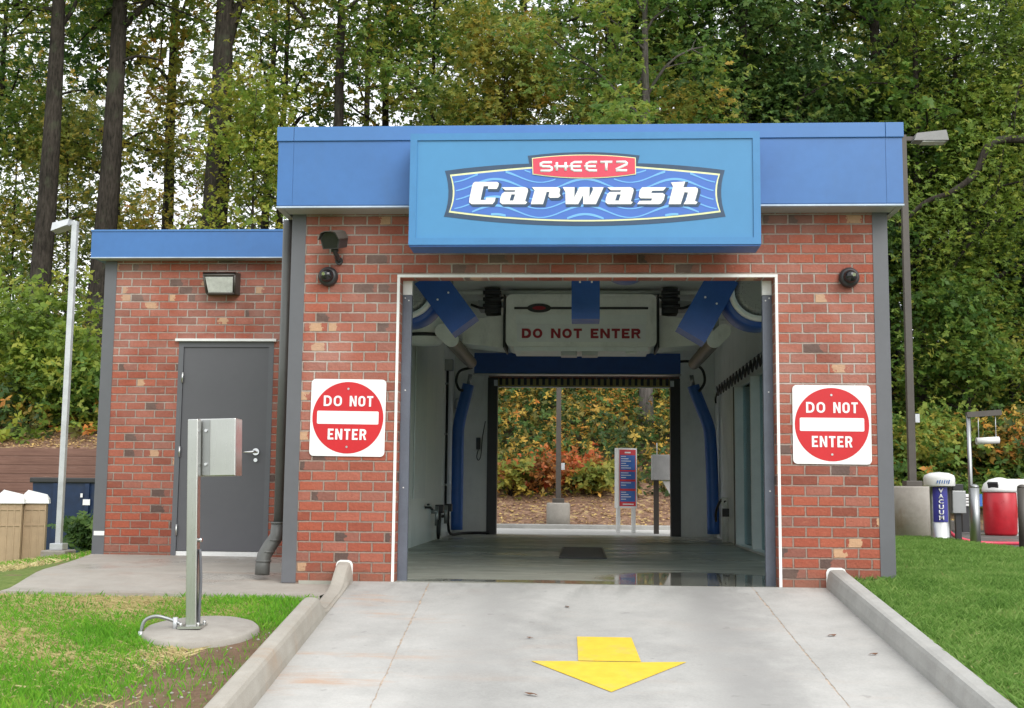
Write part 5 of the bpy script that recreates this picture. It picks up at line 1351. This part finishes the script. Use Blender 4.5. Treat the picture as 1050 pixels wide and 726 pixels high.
def big_right():
    x0 = tx(1092, 330, 24)
    q = [at(1090, 150, 23), at(1045, 143, 21), at(1015, 148, 20.3), at(1000, 178, 20.2), at(975, 197, 20.1), at(948, 208, 20.1), at(922, 232, 20.2)]
    z0 = gzf(x0, 24)-.15
    pth = [(p.x-x0, p.y-24, p.z-z0) for p in q]
    tree('broadleaf_tree', 'drooping yellow green tree at the right edge with one long crooked limb', x0, 24, rg, 16, .30, (0, .4), 4.5, 26, 4.6, 24000, .135, .65, 'leaf_bright', droop=.75, extra=[(pth, .115, .05, 900)], aspect=.4)
big_right()
tree('broadleaf_tree', 'drooping pale green tree between the brown pole and the right edge', tx(985, 300, 25.5), 25.5, rg, 14, .18, (.2, .3), 3.2, 28, 3.8, 22000, .135, .6, 'leaf_bright', droop=.7, aspect=.4)
tree('broadleaf_tree', 'bushy green tree filling the gap right of the slim straight trunk', tx(440, 128, 31), 31, rg, 15, .16, (.2, .1), 5.4, 22, 4.2, 12000, .18, .65, 'leaf_green')
# understorey saplings, each with its own look
for px, y, Hh, nl, lmn, lab in ((160, 31, 9.5, 5200, 'leaf_yellow', 'small yellow leaved sapling between the two left trunks and the wing roof'),
                               (258, 26, 9.4, 6200, 'leaf_bright', 'bright green sapling beside the forked trunk against the tall fascia'),
                               (72, 31, 8.5, 4600, 'leaf_yellow', 'yellowing sapling on the bank behind the pale lamp post'),
                               (12, 31, 9.5, 5500, 'leaf_green', 'green sapling at the far left edge beyond the tan bins'),
                               (405, 27, 7.6, 6000, 'leaf_yellow', 'low yellow sapling just above the fascia left of the sign'),
                               (480, 28, 9.5, 7500, 'leaf_green', 'green sapling just above the fascia over the red name plate'),
                               (590, 26, 8.8, 6000, 'leaf_yellow', 'yellow green sapling just above the middle of the sign'),
                               (705, 25, 9.0, 7500, 'leaf_yellow', 'yellow flecked sapling just above the fascia over the sign\'s right end'),
                               (850, 25, 9.2, 8500, 'leaf_dark', 'dark sapling just above the fascia near the right roof corner'),
                               (950, 27, 10.5, 12000, 'leaf_dark', 'dark bushy sapling behind the tall brown pole'),
                               (1030, 26, 9.0, 10000, 'leaf_dark', 'dark bushy sapling above the red drum'),
                               (985, 23, 5.0, 5000, 'leaf_green', 'low green sapling above the hanging white roller')):
    tree('sapling', lab, tx(px, 250, y), y, rg, Hh, .06, (rg.uniform(-.4, .4), 0), 1.6, 20, 2.4, nl, .16, .55, lmn)
# slender trees further back; a few patterns, each tree an object with its own trunk and crown
protos = []
for k in range(4):
    Tn = tree('woodland_tree', 'slender dark tree deeper in the wood behind the building', -20-4*k, 46, rg, 19+k, .17+.02*k, (rg.uniform(-.8, .8), 0), 5.0+k*.6, 15, 4.0, 2700, .25, .65, ['leaf_green', 'leaf_dark', 'leaf_yellow', 'leaf_green'][k], group='slender trees deeper in the wood')
    protos.append(Tn)
spots = [(-22, 33), (-19.2, 38), (-15.6, 34), (-14.3, 42), (-11.9, 36), (-9.6, 41), (-7.6, 35), (-4.8, 44), (-2.4, 38), (.4, 43), (2.6, 36), (4.9, 41), (7.2, 35), (9.2, 42), (11.6, 36), (13.8, 40), (16.5, 34), (19, 41), (-25, 44), (6.0, 30.5), (10.2, 30), (13.6, 29), (1.0, 33), (17, 27.5), (9.8, 25.5)]
for i, (x, y) in enumerate(spots):
    p = protos[i % 4]; z = gzf(x, y)-.15
    o = p if i < 4 else copy_tree(p, (x, y, z))
    o.location = (x, y, z); o.rotation_euler = (0, 0, rg.uniform(0, 6.28)); s_ = rg.uniform(.85, 1.12); o.scale = (s_, s_, s_*rg.uniform(.92, 1.08))

# the wood beyond reads as one mass of leaves with small gaps of sky
n = 200000; x = rg.uniform(-66, 62, n); y = rg.uniform(45, 62, n); z = 5.5+rg.uniform(0, 1, n)**1.1*19
dn = .46+.34*np.sin(x*.42+1.1*np.sin(z*.5))*np.sin(z*.55+x*.23+y*.2)+.26*np.sin(x*1.3-z*.9+2*np.sin(z*.4))+.15*np.sin(z*1.9+x*.7)
dn -= .7*np.exp(-(((x+12.5)/3.2)**2+((z-19.5)/3.4)**2))+.5*np.exp(-(((x+21.5)/2.5)**2+((z-15)/4)**2))
keep = rg.uniform(0, 1, n) < np.clip((dn-.32)*1.6+ss(x, -1, 11)*.75, .0, 1)
c = np.stack([x, y, z], 1)[keep]; v, f = sprays(c, .31, rg, 5)
kind(np_obj('distant_wood', v, f, M['leaf_far']), 'stuff')

# shrubs one can tell apart
def shrub(name, label, x, y, rad, hh, n, leaf, lm, z=None, nstem=7):
    z = gzf(x, y)-.03 if z is None else z
    T = thing(name, label, 'shrub', (x, y, z)); mb = MB(); cs = []
    for k in range(nstem):
        az = k*2.4+rg.uniform(-.4, .4); l = rg.uniform(.5, 1); e = Vector((math.cos(az)*rad*l*.8, math.sin(az)*rad*l*.8, hh*rg.uniform(.6, 1)))
        pts = [Vector((0, 0, 0)), e*.5+Vector((0, 0, hh*.1)), e]; mb.tube([Vector((x, y, z))+p for p in pts], [.018, .012, .005], 5); cs += [pts[1], pts[2], e*.75, e*1.02]
    mb.build('stems', M['bark'], T)
    cs = np.array([c[:] for c in cs]); ci = rg.integers(0, len(cs), n)
    ci = ci[:max(60, n//2)]; n = len(ci)
    v, f = sprays(cs[ci]+rg.normal(size=(n, 3))*np.array([rad*.30, rad*.30, hh*.16]), leaf*.95, rg, 5)
    o = bpy.data.objects.new('foliage', np_mesh('foliage', v, f, M[lm])); COL.objects.link(o); o.parent = T
for a in ((tx(28, 350, 20.5), 20.5, 1.6, 3.0, 3600, .17, 'leaf_bright', 'bright yellow green shrub at the left edge above the timber wall'),
          (tx(66, 365, 19.6), 19.6, 1.3, 2.4, 2800, .17, 'leaf_bright', 'bright fern like shrub right of the pale lamp post above the timber wall'),
          (tx(90, 400, 19), 19, .9, 1.4, 1300, .15, 'leaf_green', 'low green shrub above the timber wall beside the brick wing'),
          (tx(548, 470, 17.2), 17.2, .75, .75, 650, .13, 'leaf_red', 'red leaved shrub left of the pole behind the bay'),
          (tx(590, 462, 17.8), 17.8, .8, .85, 650, .13, 'leaf_red', 'red leaved shrub right of the pole behind the bay'),
          (tx(524, 480, 17), 17, .6, .7, 650, .13, 'leaf_yellow', 'yellow shrub at the left of the bay\'s far opening'),
          (tx(612, 485, 17.2), 17.2, .7, .7, 700, .13, 'leaf_yellow', 'yellowish shrub just left of the menu board behind the bay'),
          (tx(945, 420, 21.5), 21.5, 1.4, 1.7, 2200, .15, 'leaf_green', 'green shrub on the bank right of the brown pole above the vacuum'),
          (tx(1010, 440, 22), 22, 1.6, 1.6, 2200, .15, 'leaf_under', 'dull brownish green shrub on the bank above the red drum')):
    shrub('shrub', a[7], *a[:7])
shrub('shrub', 'small dark grassy bush against the navy dumpster', -8.55, 11.0, .42, .55, 1500, .12, 'leaf_dark')

# undergrowth over the bank
def scatter_bank(n_clump, per, xr, yr, leaf, lm, name, hmax):
    cx = rg.uniform(*xr, n_clump); cyy = rg.uniform(*yr, n_clump)
    keep = (cyy > 17.4+np.where(cx > 5, 2.6, 0)-np.where(cx < -6, .0, .4)) ; cx, cyy = cx[keep], cyy[keep]
    czz = gz(cx, cyy); hh = rg.uniform(.25, 1, len(cx))*hmax*ss(cyy, 16.6, 20)+.12
    n = len(cx)*per; ci = np.repeat(np.arange(len(cx)), per)
    o = rg.normal(size=(n, 3)); r_ = .30+.35*hh[ci]/hmax
    c = np.stack([cx[ci]+o[:, 0]*r_, cyy[ci]+o[:, 1]*r_, czz[ci]+.04+np.abs(o[:, 2])*.45*hh[ci]], 1)
    v, f = sprays(c, leaf, rg, 5)
    kind(np_obj(name, v, f, M[lm]), 'stuff')
scatter_bank(900, 22, (-6, 5), (17, 33), .115, 'leaf_under', 'undergrowth', 1.2)
scatter_bank(420, 12, (-20, -5.5), (17, 33), .18, 'leaf_under', 'undergrowth', 1.3)
scatter_bank(330, 13, (-20, -5.5), (17.2, 32), .20, 'leaf_bright', 'undergrowth', 1.6)
scatter_bank(260, 12, (4.5, 20), (18, 33), .17, 'leaf_under', 'undergrowth', 1.2)
scatter_bank(620, 14, (4.5, 20), (18, 33), .19, 'leaf_green', 'undergrowth', 1.5)
scatter_bank(420, 13, (-20, -5), (19, 33), .17, 'leaf_dark', 'undergrowth', 1.6)
scatter_bank(700, 13, (-44, -19), (17.2, 33), .22, 'leaf_under', 'undergrowth', 1.7)
scatter_bank(700, 13, (19, 44), (18, 33), .22, 'leaf_under', 'undergrowth', 1.7)
scatter_bank(300, 20, (-6, 6), (18, 33), .12, 'leaf_dark', 'undergrowth', 1.5)
scatter_bank(420, 18, (5, 19), (19, 33), .15, 'leaf_dark', 'undergrowth', 1.6)
# leaf litter
n = 7000; x = rg.uniform(-7, 9, n); y = 14.75+np.abs(rg.normal(size=n))*2.3; x2 = rg.uniform(-18, -7, 3500); y2 = 17.25+np.abs(rg.normal(size=3500))*1.1
x = np.concatenate([x, x2]); y = np.concatenate([y, y2]); k = ~((x > 4.5) & (y < 18.6)); x, y = x[k], y[k]
c = np.stack([x, y, gz(x, y)+.03], 1); v, f = leaf_quads(c, .065, rg, flat=True, aspect=.75); kind(np_obj('leaf_litter', v, f, M['litter']), 'stuff')

# grass: narrow blades
def blades(x, y, hgt, wid, mat, name, lean=.45, zoff=-.01):
    n = len(x); z = gz(x, y)+zoff
    a = rg.uniform(0, 2*math.pi, n); b = rg.uniform(0, 2*math.pi, n)
    h = hgt*rg.uniform(.55, 1.25, n); w_ = wid*rg.uniform(.7, 1.3, n)
    base = np.stack([x, y, z], 1); sd_ = np.stack([np.cos(a), np.sin(a), 0*a], 1)*w_[:, None]*.5
    ln = np.stack([np.cos(b), np.sin(b), 0*b], 1)*(h*rg.uniform(.05, lean*1.6, n))[:, None]
    up = np.stack([0*h, 0*h, h], 1)
    v = np.stack([base-sd_, base+sd_, base+ln*.35+up*.6+sd_*.7, base+ln+up], 1).reshape(-1, 3)
    kind(np_obj(name, v, np.arange(4*n).reshape(n, 4), M[mat]), 'stuff')
def noise2(x, y, s, ph=0.0):
    return (np.sin(x*s+ph+1.7*np.sin(y*s*.7+ph))+np.sin(y*s*1.3-ph+1.3*np.sin(x*s*.9)))/4+.5
n = 130000
x = rg.uniform(-5.2, -1.98, n); y = rg.uniform(-5.2, -.74, n)
pad = np.hypot(x-PX, y-PY) > .385
kin = x < -2.005+skew(y)
soil = ss(x+.35*(noise2(x, y, 3.1)-.5)-.12*(y+2), -2.95, -2.35)*ss(-y, 1.35, 2.0)
keep = pad & kin & (rg.uniform(0, 1, n) > soil*.86) & (rg.uniform(0, 1, n) < np.clip(.10+1.1*noise2(x, y, 4.3, 1.0)-.55*ss(y, -1.3, -.8)*ss(-x, 2.4, 2.9), .06, 1))
blades(x[keep], y[keep], .055, .0055, 'grass_l', 'left_grass')
n = 55000; x = rg.uniform(-5.2, -2.0, n); y = -.78-np.abs(rg.normal(size=n))*1.1
keep = (np.hypot(x-PX, y-PY) > .39) & (x < -2.4) & (rg.uniform(0, 1, n) < (1-noise2(x, y, 4.3, 1.0))*1.5) & (y > -5)
blades(x[keep], y[keep], .036, .005, 'straw', 'straw_mulch', lean=2.2)
n = 9000; x = rg.uniform(-9.5, -5.0, n); y = rg.uniform(1.0, 9.0, n); keep = (x < -5.1-.05*y)
blades(x[keep], y[keep], .05, .02, 'straw', 'straw_mulch', lean=1.8)
n = 7000; x = rg.uniform(-8.5, -5.06, n); y = rg.uniform(2.3, 7.5, n); keep = rg.uniform(0, 1, n) < ss(x, -7.2, -5.4)
blades(x[keep], y[keep], .07, .012, 'grass_l', 'verge_grass')
n = 230000
x = np.concatenate([rg.uniform(2.0, 5.0, n), rg.uniform(2.45, 5.5, 90000)]); y = np.concatenate([rg.uniform(-5.5, 1.2, n), rg.uniform(0, 9.6, 90000)])
keep = (x > np.where(y < 0, 2.055+skew(y), XR+.02)) & (rg.uniform(0, 1, len(x)) < .5+.6*noise2(x, y, 3.7, 2.0))
blades(x[keep], y[keep], .055, .0052, 'grass_r', 'right_grass', lean=.8)
n = 16000; x = rg.uniform(2.1, 5.0, n); y = rg.uniform(-5, 3, n); keep = (x > np.where(y < 0, 2.07+skew(y), XR+.03)) & (rg.uniform(0, 1, n) < noise2(x, y, 6.0, 1.0)**2)
blades(x[keep], y[keep], .075, .0034, 'grass_r', 'right_grass', lean=.45)
n = 6000; x = rg.uniform(2.05, 4.5, n); y = rg.uniform(-4.5, 1, n); keep = (x > 2.06+skew(y)) & (rg.uniform(0, 1, n) < .15+.9*np.exp(-(x-2.05-skew(y))/.22))
blades(x[keep], y[keep], .035, .006, 'straw', 'thatch', lean=1.8)
n = 2500; x = rg.uniform(-5.4, 5.4, n); y = rg.uniform(14.63, 15.1, n); keep = x < -.6
blades(x[keep], y[keep], .08, .02, 'grass_l', 'rear_grass')
# pebbles and clods on the bare soil by the kerb
pm_ = MB()
for k in range(150):
    x_ = rg.uniform(-2.75, -2.03); y_ = rg.uniform(-3.9, -1.75); r_ = rg.uniform(.004, .013)
    if math.hypot(x_-PX, y_-PY) < .4 or x_ > -2.02+.03*-y_: continue
    bmm = bmesh.new(); bmesh.ops.create_icosphere(bmm, subdivisions=1, radius=r_)
    pm_.addbm(bmm, Matrix.Translation((x_, y_, gzf(x_, y_)+r_*.3)) @ Matrix.Diagonal((1, rg.uniform(.6, 1.2), .6, 1)), True)
kind(pm_.build('pebbles', M['conc_base']), 'stuff')
